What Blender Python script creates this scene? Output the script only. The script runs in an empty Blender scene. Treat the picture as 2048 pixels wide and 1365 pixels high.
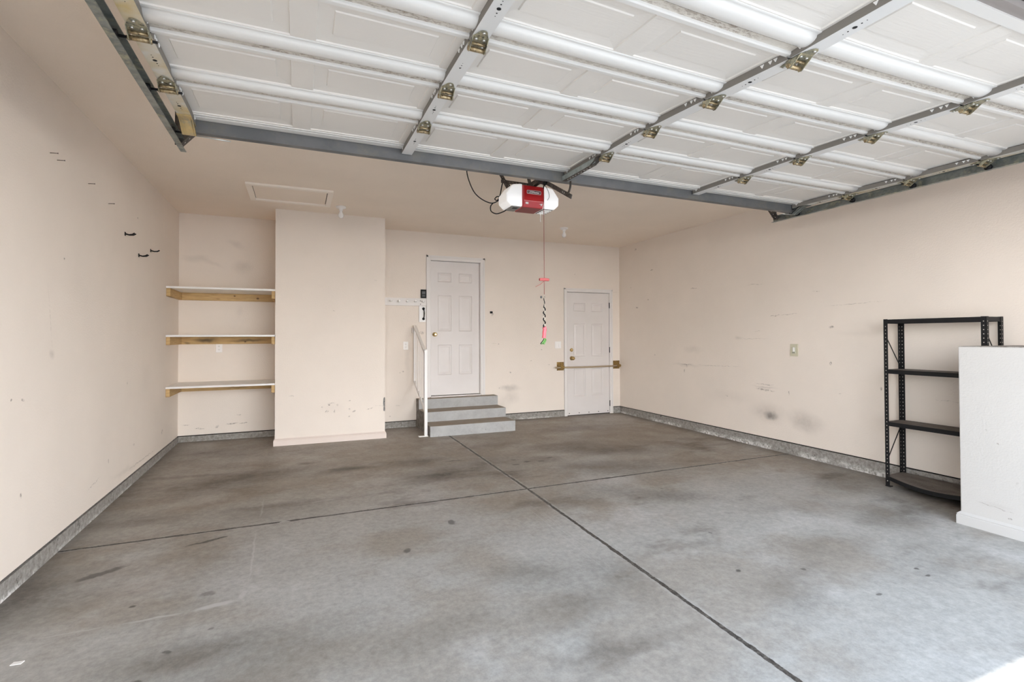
import bpy, bmesh, math, random
import numpy as np
from mathutils import Vector, Matrix
random.seed(7)
SC = bpy.context.scene
COL = SC.collection

# ------------------------------------------------------------------ camera
F_PX = 1002.54
yaw, pitch, roll = (math.radians(a) for a in (23.0706, 0.8386, -0.1906))
fw = Vector((math.sin(yaw)*math.cos(pitch), math.cos(yaw)*math.cos(pitch), math.sin(pitch)))
r0 = Vector((math.cos(yaw), -math.sin(yaw), 0))
u0 = r0.cross(fw)
rr = r0*math.cos(roll) + u0*math.sin(roll)
uu = -r0*math.sin(roll) + u0*math.cos(roll)
cam = bpy.data.cameras.new('camera')
cam.sensor_width = 36.0
cam.lens = F_PX/2048*36
cam.shift_y = (659.17-682.5)/2048
cam.clip_start = 0.02
co = bpy.data.objects.new('camera', cam)
COL.objects.link(co)
M = Matrix.Identity(4)
for i in range(3):
    M[i][0], M[i][1], M[i][2] = rr[i], uu[i], -fw[i]
M.translation = Vector((0, 0, 1.2741))
co.matrix_world = M
SC.camera = co

# ------------------------------------------------------------------ sky, sun, exposure
SC.view_settings.view_transform = 'Standard'
SC.view_settings.look = 'None'
SC.view_settings.gamma = 1.0
SC.view_settings.use_curve_mapping = False
SC.view_settings.exposure = -0.09
w = bpy.data.worlds.new('sky')
SC.world = w
w.use_nodes = True
wn = w.node_tree.nodes
wl = w.node_tree.links
bg = wn['Background']
tc = wn.new('ShaderNodeTexCoord')
sx = wn.new('ShaderNodeSeparateXYZ')
cr = wn.new('ShaderNodeValToRGB')
wl.new(tc.outputs['Generated'], sx.inputs[0])
wl.new(sx.outputs['Z'], cr.inputs[0])
cr.color_ramp.elements[0].position = 0.0
cr.color_ramp.elements[0].color = (1.0, 0.97, 0.94, 1)
cr.color_ramp.elements[1].position = 1.0
cr.color_ramp.elements[1].color = (0.10, 0.14, 0.21, 1)
e = cr.color_ramp.elements.new(0.18)
e.color = (0.90, 0.93, 0.97, 1)
e = cr.color_ramp.elements.new(0.45)
e.color = (0.30, 0.36, 0.44, 1)
wl.new(cr.outputs[0], bg.inputs[0])
bg.inputs[1].default_value = 13.0
sun = bpy.data.lights.new('sun', 'SUN')
sun.energy = 5.2
sun.angle = math.radians(0.6)
sun.color = (1.0, 0.965, 0.92)
so = bpy.data.objects.new('sun', sun)
COL.objects.link(so)
so.rotation_euler = Vector((0.0, 0.318, -1.0)).to_track_quat('-Z', 'Y').to_euler()
so.location = (0, -3, 8)
SC.cycles.max_bounces = 16
SC.cycles.diffuse_bounces = 12
SC.cycles.sample_clamp_indirect = 8

# ------------------------------------------------------------------ room constants (metres)
XL, XR, YB, H = -1.344, 5.075, 7.2, 2.802
YF = 0.50                     # inner face of the front wall
BT = 0.070                    # top of the concrete stem wall


def fz(x, y):                 # the slab falls towards the driveway
    return 0.002 - 0.0053*(x-XL) - 0.007*(YB-y)


# ------------------------------------------------------------------ materials
def mat(name, color=(.8, .8, .8), rough=.5, metal=0.0, spec=None):
    m = bpy.data.materials.new(name)
    m.use_nodes = True
    b = m.node_tree.nodes['Principled BSDF']
    b.inputs['Base Color'].default_value = (*color, 1)
    b.inputs['Roughness'].default_value = rough
    b.inputs['Metallic'].default_value = metal
    if spec is not None:
        b.inputs['Specular IOR Level'].default_value = spec
    return m


class NT:
    def __init__(s, m):
        s.m = m
        s.t = m.node_tree
        s.n = s.t.nodes
        s.l = s.t.links
        s.b = s.n['Principled BSDF']
        s.tc = s.n.new('ShaderNodeTexCoord')
        s.co = s.tc.outputs['Object']

    def link(s, a, b):
        s.l.new(a, b)

    def noise(s, scale, detail=3, rough=.5, co=None, dist=0):
        n = s.n.new('ShaderNodeTexNoise')
        n.inputs['Scale'].default_value = scale
        n.inputs['Detail'].default_value = detail
        n.inputs['Roughness'].default_value = rough
        n.inputs['Distortion'].default_value = dist
        s.l.new(co or s.co, n.inputs['Vector'])
        return n.outputs['Fac']

    def scaled(s, v, co=None):
        n = s.n.new('ShaderNodeMapping')
        n.inputs['Scale'].default_value = v
        s.l.new(co or s.co, n.inputs[0])
        return n.outputs[0]

    def ramp(s, f, a, b, ca=0.0, cb=1.0):
        n = s.n.new('ShaderNodeMapRange')
        n.inputs[1].default_value = a
        n.inputs[2].default_value = b
        n.inputs[3].default_value = ca
        n.inputs[4].default_value = cb
        s.l.new(f, n.inputs[0])
        return n.outputs[0]

    def math(s, op, a, b=0.0, c=None, clamp=False):
        n = s.n.new('ShaderNodeMath')
        n.operation = op
        n.use_clamp = clamp
        for i, x in enumerate((a, b, c)):
            if x is None:
                continue
            if isinstance(x, (int, float)):
                n.inputs[i].default_value = x
            else:
                s.l.new(x, n.inputs[i])
        return n.outputs[0]

    def mix(s, f, a, b, kind='MIX'):
        n = s.n.new('ShaderNodeMix')
        n.data_type = 'RGBA'
        n.blend_type = kind
        for k, x in ((0, f), (6, a), (7, b)):
            if isinstance(x, (int, float)):
                n.inputs[k].default_value = x
            elif isinstance(x, tuple):
                n.inputs[k].default_value = (*x, 1)
            else:
                s.l.new(x, n.inputs[k])
        return n.outputs[2]

    def bump(s, f, strength=.3, dist=.002, prev=None):
        n = s.n.new('ShaderNodeBump')
        n.inputs['Strength'].default_value = strength
        n.inputs['Distance'].default_value = dist
        s.l.new(f, n.inputs['Height'])
        if prev:
            s.l.new(prev, n.inputs['Normal'])
        s.l.new(n.outputs[0], s.b.inputs['Normal'])
        return n.outputs[0]

    def warp(s, amount, scale, co=None, detail=3):
        n = s.n.new('ShaderNodeTexNoise')
        n.inputs['Scale'].default_value = scale
        n.inputs['Detail'].default_value = detail
        s.l.new(co or s.co, n.inputs['Vector'])
        a = s.n.new('ShaderNodeVectorMath')
        a.operation = 'SUBTRACT'
        s.l.new(n.outputs['Color'], a.inputs[0])
        a.inputs[1].default_value = (.5, .5, .5)
        b = s.n.new('ShaderNodeVectorMath')
        b.operation = 'SCALE'
        s.l.new(a.outputs[0], b.inputs[0])
        b.inputs['Scale'].default_value = amount
        c = s.n.new('ShaderNodeVectorMath')
        c.operation = 'ADD'
        s.l.new(b.outputs[0], c.inputs[0])
        s.l.new(co or s.co, c.inputs[1])
        return c.outputs[0]

    def blobs(s, lst, axes, co, soft=1.0):
        """lst of (a, b, ra, rb, angle_deg, weight); axes picks the plane; returns summed mask."""
        sep = s.n.new('ShaderNodeSeparateXYZ')
        s.l.new(co, sep.inputs[0])
        cmb = s.n.new('ShaderNodeCombineXYZ')
        s.l.new(sep.outputs[axes[0]], cmb.inputs[0])
        s.l.new(sep.outputs[axes[1]], cmb.inputs[1])
        tot = None
        for a, b, ra, rb, ang, wt in lst:
            mp = s.n.new('ShaderNodeMapping')
            mp.vector_type = 'TEXTURE'
            mp.inputs['Location'].default_value = (a, b, 0)
            mp.inputs['Rotation'].default_value = (0, 0, math.radians(ang))
            mp.inputs['Scale'].default_value = (ra, rb, 1)
            s.l.new(cmb.outputs[0], mp.inputs[0])
            ln = s.n.new('ShaderNodeVectorMath')
            ln.operation = 'LENGTH'
            s.l.new(mp.outputs[0], ln.inputs[0])
            mr = s.n.new('ShaderNodeMapRange')
            mr.interpolation_type = 'SMOOTHSTEP'
            mr.inputs[1].default_value = 1.0
            mr.inputs[2].default_value = 1.0-soft
            mr.inputs[3].default_value = 0
            mr.inputs[4].default_value = wt
            s.l.new(ln.outputs['Value'], mr.inputs[0])
            tot = mr.outputs[0] if tot is None else s.math('ADD', tot, mr.outputs[0])
        return tot


PAINT = (0.780, 0.705, 0.630)


def wall_paint(name, axes, soft, marks, color=PAINT):
    """beige pink paint over orange-peel texture, with smudges (soft) and dark scratches (marks)"""
    m = mat(name, color, .75, spec=.3)
    t = NT(m)
    n1 = t.noise(1.1, 4, .6)
    col = t.mix(t.ramp(n1, .3, .7), tuple(c*.965 for c in color), tuple(min(1, c*1.03) for c in color))
    if soft:
        ws = t.warp(.10, 5.0)
        f = t.blobs(soft, axes, ws, 1.0)
        f = t.math('MULTIPLY', f, t.ramp(t.noise(14, 4, .7), .25, .7, .55, 1.0), clamp=True)
        col = t.mix(f, col, (.20, .175, .155))
    if marks:
        ws = t.warp(.035, 16.0, detail=4)
        f = t.blobs(marks, axes, ws, .55)
        f = t.math('MULTIPLY', f, t.ramp(t.noise(60, 3, .7), .40, .60, .0, .80), clamp=True)
        col = t.mix(f, col, (.15, .12, .10))
    t.link(col, t.b.inputs['Base Color'])
    v = t.noise(85, 2, .5)
    t.bump(t.ramp(v, .35, .7), .28, .0022)
    return m


def ln(a1, b1, a2, b2, wdt=.005, wt=.7):
    return ((a1+a2)/2, (b1+b2)/2, math.hypot(a2-a1, b2-b1)/2+.01, wdt, math.degrees(math.atan2(b2-b1, a2-a1)), wt)


M_WR = wall_paint('painted_wall_right', ('Y', 'Z'),
    [(4.21, .346, .12, .07, 0, .75), (4.25, .37, .32, .17, 0, .33), (3.78, .33, .28, .16, 10, .42), (5.47, 1.08, .25, .08, 0, .16),
     (4.8, .5, .5, .12, 0, .10), (3.2, 1.3, .35, .06, 0, .10), (4.3, .67, .22, .02, 0, .3), (4.67, 1.24, .1, .03, 0, .25),
     (5.6, .86, .4, .03, 0, .2), (2.5, 1.0, .3, .1, 0, .08)],
    [ln(4.44, .70, 4.15, .698, .009, .55), ln(4.44, .639, 4.143, .630, .013, .85), ln(4.21, 1.505, 4.07, 1.513, .008, 1), ln(4.1, 1.515, 3.85, 1.517, .006, .6),
     ln(5.516, 1.946, 5.355, 1.937, .007, .9), ln(4.559, 1.903, 4.278, 1.894, .004, .7), ln(5.725, .871, 5.448, .871, .007, .7),
     ln(5.448, .875, 4.571, .889, .005, .6), (6.747, 2.696, .03, .02, 0, 1), (6.336, 2.307, .045, .012, 0, 1), (6.873, 2.087, .02, .014, 0, 1),
     (6.426, 1.854, .02, .013, 0, 1), (6.713, 1.74, .04, .013, 0, 1), (3.479, 1.359, .04, .018, 0, .9), (3.488, .989, .022, .024, 0, .9),
     (4.871, .502, .03, .008, 0, .8), (5.635, .778, .012, .03, 0, .8), (5.584, .854, .01, .03, 0, .7), ln(3.685, 1.749, 3.599, 1.744, .005, .7),
     ln(4.673, 1.238, 4.21, 1.242, .004, .45), ln(4.442, 1.326, 4.313, 1.338, .003, .5), (3.977, .625, .01, .03, 0, .7), (3.006, .768, .012, .02, 0, .9),
     (6.278, .984, .015, .012, 0, .8), ln(3.6, 1.58, 2.9, 1.60, .004, .5), ln(2.6, .72, 2.2, .70, .004, .5), (3.4, .68, .03, .008, 0, .6)])
M_WB = wall_paint('painted_wall_back', ('X', 'Z'),
    [(3.02, .47, .24, .07, 0, .42), (3.05, .33, .20, .16, 0, .22), (-1.18, 2.25, .22, .06, 0, .17), (-.72, 2.45, .14, .06, -20, .18),
     (-.66, 2.17, .16, .13, 0, .2), (-1.0, 2.20, .2, .04, -20, .14), (1.44, 1.0, .06, .5, 0, .15), (-.7, 1.6, .06, .1, 0, .1), (2.9, .2, .15, .2, 0, .12)],
    [ln(2.72, 1.168, 2.83, 1.164, .003, .5), (2.839, 1.158, .012, .014, 0, 1), (2.846, .48, .012, .012, 0, 1), (3.039, .72, .022, .014, 0, .8),
     (3.579, 1.063, .014, .012, 0, .9), (1.374, .779, .02, .013, 0, .8), (1.331, .766, .012, .012, 0, .8), (1.191, .157, .012, .012, 0, 1),
     ln(4.93, 2.03, 5.06, 2.03, .003, .6), (3.392, .891, .02, .012, 0, .7), (-1.113, .154, .07, .010, 0, .8), (-.761, .19, .08, .012, 3, 1),
     (-.639, .188, .06, .008, 3, 1), (-1.265, .207, .06, .006, -5, .6), (-.93, .17, .03, .02, 30, .7), (3.712, .82, .02, .012, 0, .6), (2.64, .9, .006, .1, 0, .2),
     (-.69, .30, .03, .01, 0, .7), (1.30, .30, .05, .01, 0, .4), (4.2, 2.3, .012, .012, 0, .8), (1.64, 1.335, .05, .03, 0, .7), (2.74, 1.62, .02, .03, 0, .9)])
M_WL = wall_paint('painted_wall_left', ('Y', 'Z'),
    [(3.808, 1.183, .05, .04, 0, .25), (5.2, .15, .5, .04, -3, .15), (5.8, .9, .3, .2, 0, .08)],
    [(3.961, 1.771, .012, .012, 0, 1), (3.352, .96, .014, .010, 0, .9), (3.47, .944, .02, .012, 0, .7), (4.789, .328, .010, .02, 0, .9), (3.46, .445, .012, .016, 0, .9),
     (5.432, .325, .025, .02, 0, .7), (5.235, .891, .012, .02, 0, .6), (6.435, .266, .04, .03, 30, .8), ln(4.353, .214, 4.62, .25, .006, .5), ln(5.131, .14, 6.231, .131, .007, .6),
     ln(3.733, 1.653, 3.823, 1.11, .004, .28), (5.5, 2.36, .014, .012, 0, 1), (2.9, .5, .02, .01, 0, .6)])
M_CH = wall_paint('painted_chase', ('X', 'Z'),
    [(.38, .41, .2, .08, 0, .06)],
    [(.347, .453, .016, .022, 0, 1), (.325, .365, .03, .016, 30, .9), (.41, .364, .012, .03, 0, .8), (.446, .436, .014, .014, 0, .9), (.589, .377, .014, .012, 0, .9),
     (.638, .35, .03, .014, 20, .9), (.83, .37, .05, .010, 15, .9), (-.074, .573, .04, .008, 0, .8), (.585, .483, .02, .008, 0, .8), (.27, .42, .02, .01, 0, .7),
     (.585, .29, .02, .01, 0, .7), (.38, .46, .06, .01, 0, .4), (.95, .40, .1, .006, 0, .3), (.4, 1.6, .02, .008, 0, .5), (.9, 2.0, .02, .006, 0, .5)])
M_CEIL = wall_paint('painted_ceiling', ('X', 'Y'), [(2.6, 4.5, .4, .2, 0, .05)], [], color=(.86, .765, .665))
M_HALF = wall_paint('painted_half_wall', ('Y', 'Z'), [(1.85, .12, .15, .03, 0, .12)],
    [ln(1.98, .125, 1.72, .09, .004, .6), (1.84, .54, .010, .010, 0, .9), (1.78, .05, .012, .008, 0, .8), (1.74, .30, .01, .012, 0, .7), (1.9, .62, .006, .01, 0, .6)],
    color=(.50, .485, .465))
M_SHEATH = mat('dark_sheathing', (.03, .026, .022), .9)

# floor
mf = mat('garage_concrete', (.3, .3, .3), .55, spec=.35)
t = NT(mf)
at = t.n.new('ShaderNodeAttribute')
at.attribute_name = 'wear_cast'
sa = t.n.new('ShaderNodeSeparateColor')
t.link(at.outputs['Color'], sa.inputs[0])
col = t.mix(sa.outputs['Green'], (.385, .383, .366), (.262, .227, .188))
col = t.mix(sa.outputs['Blue'], col, (.52, .52, .515))
col = t.mix(t.math('MULTIPLY', sa.outputs['Red'], t.ramp(t.noise(22, 4, .75), .25, .6, .72, 1.1), clamp=True), col, (.085, .070, .056))
stains = [(x_, y_, a_*1.15, b_*1.25, g_, min(1.3, w_*1.45)) for x_, y_, a_, b_, g_, w_ in [(-.43, 5.24, .62, .20, 8, .62), (-.75, 5.0, .5, .3, 0, .3), (.467, 5.151, .34, .10, 6, .9), (.06, 5.57, .12, .05, 0, .7), (1.115, 5.198, .36, .13, 0, .55),
          (1.302, 4.715, .50, .25, 0, .42), (1.777, 4.822, .5, .30, 20, .45), (1.75, 4.45, .28, .12, 0, .4), (2.873, 5.235, .55, .22, -10, .5), (3.295, 4.926, .6, .25, -20, .55),
          (2.35, 4.85, .25, .16, 0, .5), (2.93, 4.249, .75, .28, -20, .42), (4.114, 4.734, .7, .35, 0, .28), (1.183, 2.503, .32, .17, 0, .42), (-.355, 2.443, .46, .13, 0, .46),
          (-.15, 2.30, .5, .2, 10, .3), (-.1, 4.1, .5, .2, 0, .2), (-.9, 4.25, .4, .12, 0, .4), (3.633, 2.76, .5, .2, 0, .2), (2.774, 3.378, .55, .16, -35, .50), (3.087, 2.175, .4, .2, 0, .25),
          (4.054, 2.35, .4, .22, 0, .48), (4.5, 3.0, .5, .3, 0, .35), (1.256, 2.169, .3, .15, 0, .35), (1.62, 2.35, .3, .3, 0, .3), (-1.15, 3.3, .3, .35, 0, .4), (.51, 2.174, .5, .15, 0, .2),
          (2.0, 3.5, .35, .15, 0, .35), (2.5, 1.9, .5, .15, 30, .25), (3.3, 1.75, .5, .12, 0, .15), (4.9, 2.4, .2, .5, 0, .7), (.2, 6.2, .6, .2, 0, .2), (-.9, 6.4, .5, .3, 0, .25),  # includes a broad darker patch under the storage rack
          (3.6, 6.2, .8, .2, 0, .25), (2.2, 5.6, .5, .15, 0, .3), (-.5, 3.3, .5, .5, 0, .12)]]
# oil drips and small dark spots
spots = [(-.50, 2.50, .022, .014, 0, .8), (-.57, 2.33, .028, .018, 0, .9), (-.36, 2.62, .02, .014, 0, .6), (-1.1, 2.6, .02, .03, 40, .9), (-.55, 3.72, .12, .018, 20, 1), (-.45, 3.76, .04, .018, 20, 1),
         (-.74, 2.98, .02, .014, 0, 1), (-.42, 2.98, .05, .03, 0, .5), (2.29, 2.13, .022, .02, 0, .9), (2.65, 2.0, .02, .015, 0, .8), (2.75, 1.65, .022, .015, 0, .8), (2.55, 2.6, .015, .02, 0, .8),
         (3.25, 1.75, .02, .015, 0, .9), (3.22, 1.68, .02, .015, 0, .9), (.62, 3.1, .05, .03, 60, .8), (1.0, 3.45, .06, .03, 80, .8), (2.05, 4.72, .05, .03, 0, .8), (2.2, 4.78, .05, .03, 0, .9),
         (2.35, 4.75, .05, .03, 0, .8), (2.5, 4.85, .05, .03, 0, .7), (2.1, 4.9, .04, .02, 0, .7), (1.5, 5.1, .12, .03, 0, .6), (-1.0, 3.45, .15, .04, 30, .8), (2.9, 3.5, .02, .02, 0, .6)]
ws2 = t.warp(.05, 18, detail=3)
pf = t.blobs(spots, ('X', 'Y'), ws2, .5)
col = t.mix(t.math('MULTIPLY', pf, .85, clamp=True), col, (.06, .055, .05))
# fine mottling and worn light scratches
col = t.mix(.55, col, t.mix(t.ramp(t.noise(26, 5, .8), .30, .70), (.30, .30, .30), (.70, .70, .70)), 'OVERLAY')
vv = t.n.new('ShaderNodeTexVoronoi')
vv.inputs['Scale'].default_value = 5.0
vv.inputs['Randomness'].default_value = 1.0
t.link(t.co, vv.inputs['Vector'])
speck = t.ramp(vv.outputs['Distance'], .022, .010)
col = t.mix(t.math('MULTIPLY', speck, t.ramp(t.noise(3.1, 1), .55, .6)), col, (.72, .71, .70))
# saw-cut joints
sp = t.n.new('ShaderNodeSeparateXYZ')
t.link(t.warp(.012, 9, detail=4), sp.inputs[0])
X, Y = sp.outputs['X'], sp.outputs['Y']
jx = t.math('ABSOLUTE', t.math('SUBTRACT', X, t.math('SUBTRACT', 1.818, t.math('MULTIPLY', t.math('MAXIMUM', t.math('SUBTRACT', 3.96, Y), 0.0), .017))))
line_y = t.math('ADD', 3.912, t.math('MULTIPLY', X, .0155))
jy = t.math('ABSOLUTE', t.math('SUBTRACT', Y, line_y))
wob = t.ramp(t.noise(14, 4, .7), .3, .7, .55, 1.25)
hw_x = t.math('MULTIPLY', wob, .0135)
hw_y = t.math('MULTIPLY', wob, .0145)
mx = t.math('LESS_THAN', jx, hw_x)
my = t.math('MULTIPLY', t.math('LESS_THAN', jy, hw_y), t.math('GREATER_THAN', t.noise(2.3, 3, .6), .40))
joint = t.math('MAXIMUM', mx, my)
halo = t.math('MAXIMUM', t.ramp(jx, .035, .014), t.ramp(jy, .028, .012))
col = t.mix(t.math('MULTIPLY', halo, t.ramp(t.noise(11, 3), .42, .6, 0, .55)), col, (.46, .45, .44))
jcol = t.mix(t.ramp(t.noise(45, 3, .7), .45, .75), (.045, .04, .036), (.17, .155, .14))
col = t.mix(joint, col, jcol)
# pale repaired crack and its return
ck = [ln(-.257, 3.85, -.24, 2.95, .009, .55), ln(-.265, 2.855, -.473, 2.822, .026, .9), ln(-.473, 2.822, -.763, 2.819, .012, .7), ln(-.763, 2.819, -1.1, 2.831, .006, .5),
      ln(-.24, 2.95, -.265, 2.855, .02, .7), ln(.0, 4.25, .35, 4.30, .008, .4), ln(1.62, 3.7, 1.60, 2.2, .005, .35), ln(1.66, 3.7, 1.64, 2.2, .004, .35), ln(1.70, 3.6, 1.66, 2.6, .004, .3),
      ln(-.25, 4.55, -.25, 4.0, .01, .3), ln(-.25, 4.56, .42, 4.6, .012, .2)]
cf = t.blobs(ck, ('X', 'Y'), t.warp(.03, 10, detail=3), .6)
col = t.mix(t.math('MULTIPLY', cf, .8, clamp=True), col, (.50, .49, .48))
t.link(col, t.b.inputs['Base Color'])
t.link(t.ramp(t.noise(4, 4), .3, .7, .42, .62), t.b.inputs['Roughness'])
hgt = t.math('SUBTRACT', t.math('MULTIPLY', t.noise(55, 4, .7), .25), joint)
t.bump(hgt, .5, .004)
M_FLOOR = mf

# outdoors driveway
M_DRIVE = mat('driveway_concrete', (.55, .53, .50), .8)
t = NT(M_DRIVE)
t.link(t.mix(t.noise(2, 4), (.40, .385, .365), (.48, .465, .44)), t.b.inputs['Base Color'])

# stem wall concrete: rough, with white efflorescence at its foot
M_STEM = mat('stem_wall_concrete', (.25, .24, .23), .9)
t = NT(M_STEM)
c1 = t.mix(t.ramp(t.noise(30, 5, .75), .35, .68), (.20, .185, .165), (.40, .38, .355))
ss = t.n.new('ShaderNodeSeparateXYZ')
t.link(t.warp(.03, 12, detail=4), ss.inputs[0])
wf = t.math('MULTIPLY', t.ramp(ss.outputs['Z'], .012, -.02), t.ramp(t.noise(2.2, 4, .7), .46, .60), clamp=True)
c1 = t.mix(t.math('MULTIPLY', wf, t.ramp(t.noise(50, 3), .35, .55)), c1, (.78, .77, .75))
c1 = t.mix(t.math('MULTIPLY', t.ramp(t.noise(11, 4, .8), .60, .7), .8), c1, (.05, .045, .04))
t.link(c1, t.b.inputs['Base Color'])
t.bump(t.noise(60, 4, .8), .8, .006)

# garage door steel
def white_metal(name, base, rough=.38, grain=False, dirt=0.0, edge=False):
    m = mat(name, base, rough)
    t = NT(m)
    c = t.mix(t.ramp(t.noise(1.5, 3), .3, .7), base, tuple(x*.95 for x in base))
    if dirt:
        f = t.ramp(t.noise(60, 4, .8, t.scaled((.6, 1.6, 1))), .47, .60)
        g = t.ramp(t.noise(1.6, 3, .6), .30, .55)
        c = t.mix(t.math('MULTIPLY', t.math('MULTIPLY', f, g), dirt), c, (.22, .17, .13))
    if edge:
        sp = t.n.new('ShaderNodeSeparateXYZ')
        t.link(t.warp(.10, 5, detail=4), sp.inputs[0])
        g = t.ramp(sp.outputs['X'], .10, -.03)
        c = t.mix(t.math('MULTIPLY', g, t.ramp(t.noise(4, 4, .7), .35, .62, .25, .85)), c, (.55, .40, .16))
    t.link(c, t.b.inputs['Base Color'])
    if grain:
        t.bump(t.noise(9, 4, .65, t.scaled((1.2, 14, 1))), .35, .003)
    return m


M_DOOR = white_metal('garage_door_steel', (.77, .74, .695), .5, grain=True)
M_BAND = white_metal('garage_door_band', (.74, .73, .705), .30)
M_SHADED_LEDGE = white_metal('shaded_dirty_ledge', (.60, .56, .50), .5, dirt=.85)  # base greyed to put the ledge's shade into the colour, with dirt over it
M_STILE = white_metal('door_stile_paint', (.70, .70, .69), .4)
M_STILE_E = white_metal('door_end_stile_paint', (.68, .67, .64), .4)
t = NT(M_STILE_E)
c = t.mix(t.ramp(t.noise(3.2, 4, .7), .40, .62), (.64, .62, .57), (.56, .43, .20))
t.link(c, t.b.inputs['Base Color'])
M_SIDE = mat('stile_edge_paint', (.20, .185, .165), .55)
M_HOLE = mat('punched_hole', (.012, .012, .012), .9)
M_BRIGHT_PUNCH = mat('bright_punch', (.85, .85, .83), .4)  # bright colour stands in for daylight through the punched holes


def galv(name, a, b, c, sc=18, rough=.38, metal=.75):
    m = mat(name, a, rough, metal)
    t = NT(m)
    x = t.mix(t.ramp(t.noise(sc, 4, .7), .38, .60), a, b)
    x = t.mix(t.ramp(t.noise(sc*.7+3, 4, .75, t.scaled((1, 1, 1.3))), .52, .66), x, c)
    t.link(x, t.b.inputs['Base Color'])
    t.link(t.ramp(t.noise(sc, 2), .3, .7, rough-.08, rough+.2), t.b.inputs['Roughness'])
    return m


M_HINGE = galv('aged_zinc_hinge', (.55, .50, .34), (.30, .30, .24), (.06, .055, .045), 55, .38, .6)
M_HINGE2 = galv('rusty_zinc_barrel', (.52, .42, .26), (.30, .22, .12), (.07, .055, .04), 70, .35)
M_BRKT = galv('gold_zinc_bracket', (.66, .50, .24), (.55, .43, .23), (.45, .40, .28), 14, .42, .45)
M_TRACK = galv('galvanised_track', (.34, .36, .34), (.20, .22, .21), (.44, .42, .32), 9, .45, .7)
M_TRACK_D = galv('dark_galvanised_angle', (.12, .11, .10), (.07, .06, .055), (.17, .15, .12), 20, .5, .6)
M_STRUT = galv('galvanised_strut', (.185, .185, .19), (.155, .16, .165), (.20, .195, .18), 4, .5, .5)
M_OPBR = galv('pale_galvanised', (.42, .47, .46), (.36, .41, .40), (.32, .36, .35), 25, .5, .5)
M_BOLT = mat('zinc_bolt', (.65, .65, .63), .3, .8)
M_WHITE = mat('white_paint', (.74, .71, .685), .45)
M_WHITE2 = mat('bright_white_melamine', (.82, .81, .79), .35)
M_DOORP = mat('white_door_paint', (.70, .665, .645), .45)
t = NT(M_DOORP)
t.link(t.mix(t.ramp(t.noise(2.2, 4), .35, .7), (.71, .675, .655), (.67, .63, .605)), t.b.inputs['Base Color'])
t.bump(t.noise(14, 3, .6, t.scaled((8, 1, 1))), .08, .001)
M_BLACK = mat('black_metal', (.009, .009, .010), .55, .0, .3)
M_BLACKP = mat('black_plastic', (.009, .009, .010), .55, 0, .25)
M_GREY = mat('grey_plastic', (.10, .105, .11), .5)
M_BRASS = mat('polished_brass', (.72, .55, .27), .22, .95)
M_BRASSD = galv('tarnished_brass', (.42, .28, .10), (.28, .18, .07), (.12, .08, .03), 45, .35, .8)
M_BAR = mat('tan_bar', (.42, .33, .22), .42, .2)


def lumber(name, knots, stain):
    m = mat(name, (.5, .32, .13), .65)
    t = NT(m)
    g = t.noise(6, 4, .6, t.scaled((1.2, 1.2, 14)), dist=.6)
    c = t.mix(t.ramp(g, .3, .7), (.60, .41, .19), (.42, .27, .11))
    kn = t.blobs(knots, ('X', 'Z'), t.co, .6)
    c = t.mix(t.math('MULTIPLY', kn, .9, clamp=True), c, (.10, .045, .02))
    if stain:
        st = t.blobs(stain, ('X', 'Z'), t.warp(.06, 7), .9)
        c = t.mix(t.math('MULTIPLY', st, .85, clamp=True), c, (.07, .05, .03))
    t.link(c, t.b.inputs['Base Color'])
    return m


M_WOOD = lumber('pine_lumber', [(.06, -.050, .016, .011, 0, 1), (.32, -.074, .022, .016, 0, 1), (-.12, -.09, .03, .006, 0, .5)], [])
M_WOOD_ST = lumber('stained_pine_lumber', [(.18, -.085, .016, .011, 0, 1)], [(-.25, -.06, .16, .04, 0, 1), (.22, -.065, .28, .03, 0, .8), (-.45, -.09, .05, .02, 0, .6)])
M_WOOD_LO = lumber('weathered_pine_lumber', [(.05, -.07, .016, .010, 0, 1)], [(.1, -.08, .3, .02, 0, .5)])
M_PART = mat('particle_board', (.10, .085, .07), .75)
t = NT(M_PART)
c = t.mix(t.ramp(t.noise(5, 4, .65, t.scaled((4, 1, 1))), .35, .7), (.17, .145, .125), (.075, .058, .045))
c = t.mix(t.ramp(t.noise(120, 2), .5, .75, 0, .4), c, (.22, .20, .18))
t.link(c, t.b.inputs['Base Color'])
M_STEP = mat('step_concrete', (.25, .25, .25), .85)
t = NT(M_STEP)
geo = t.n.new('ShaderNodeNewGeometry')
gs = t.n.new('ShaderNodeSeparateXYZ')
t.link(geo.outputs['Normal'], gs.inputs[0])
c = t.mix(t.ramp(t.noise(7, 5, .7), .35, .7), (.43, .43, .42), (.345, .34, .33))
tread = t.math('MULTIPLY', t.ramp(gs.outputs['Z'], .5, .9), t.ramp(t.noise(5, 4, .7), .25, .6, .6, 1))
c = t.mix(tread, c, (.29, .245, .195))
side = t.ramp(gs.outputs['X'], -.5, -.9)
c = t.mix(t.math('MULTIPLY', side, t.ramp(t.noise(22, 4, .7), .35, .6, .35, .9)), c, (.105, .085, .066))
c = t.mix(t.math('MULTIPLY', t.ramp(t.noise(60, 3, .7), .62, .7), .5), c, (.12, .10, .09))
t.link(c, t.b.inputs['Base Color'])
t.bump(t.noise(45, 4, .7), .35, .003)
M_RED = mat('red_plastic', (.42, .012, .015), .35)
M_REDU = mat('red_underside', (.24, .05, .045), .6)
M_LENS = mat('white_light_lens', (.92, .92, .92), .3)
M_LENS.node_tree.nodes['Principled BSDF'].inputs['Emission Color'].default_value = (1, .99, .97, 1)
M_LENS.node_tree.nodes['Principled BSDF'].inputs['Emission Strength'].default_value = .35
M_INK = mat('black_lettering', (.01, .01, .01), .6)
M_LABEL = mat('pale_label', (.75, .70, .68), .6)
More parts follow.
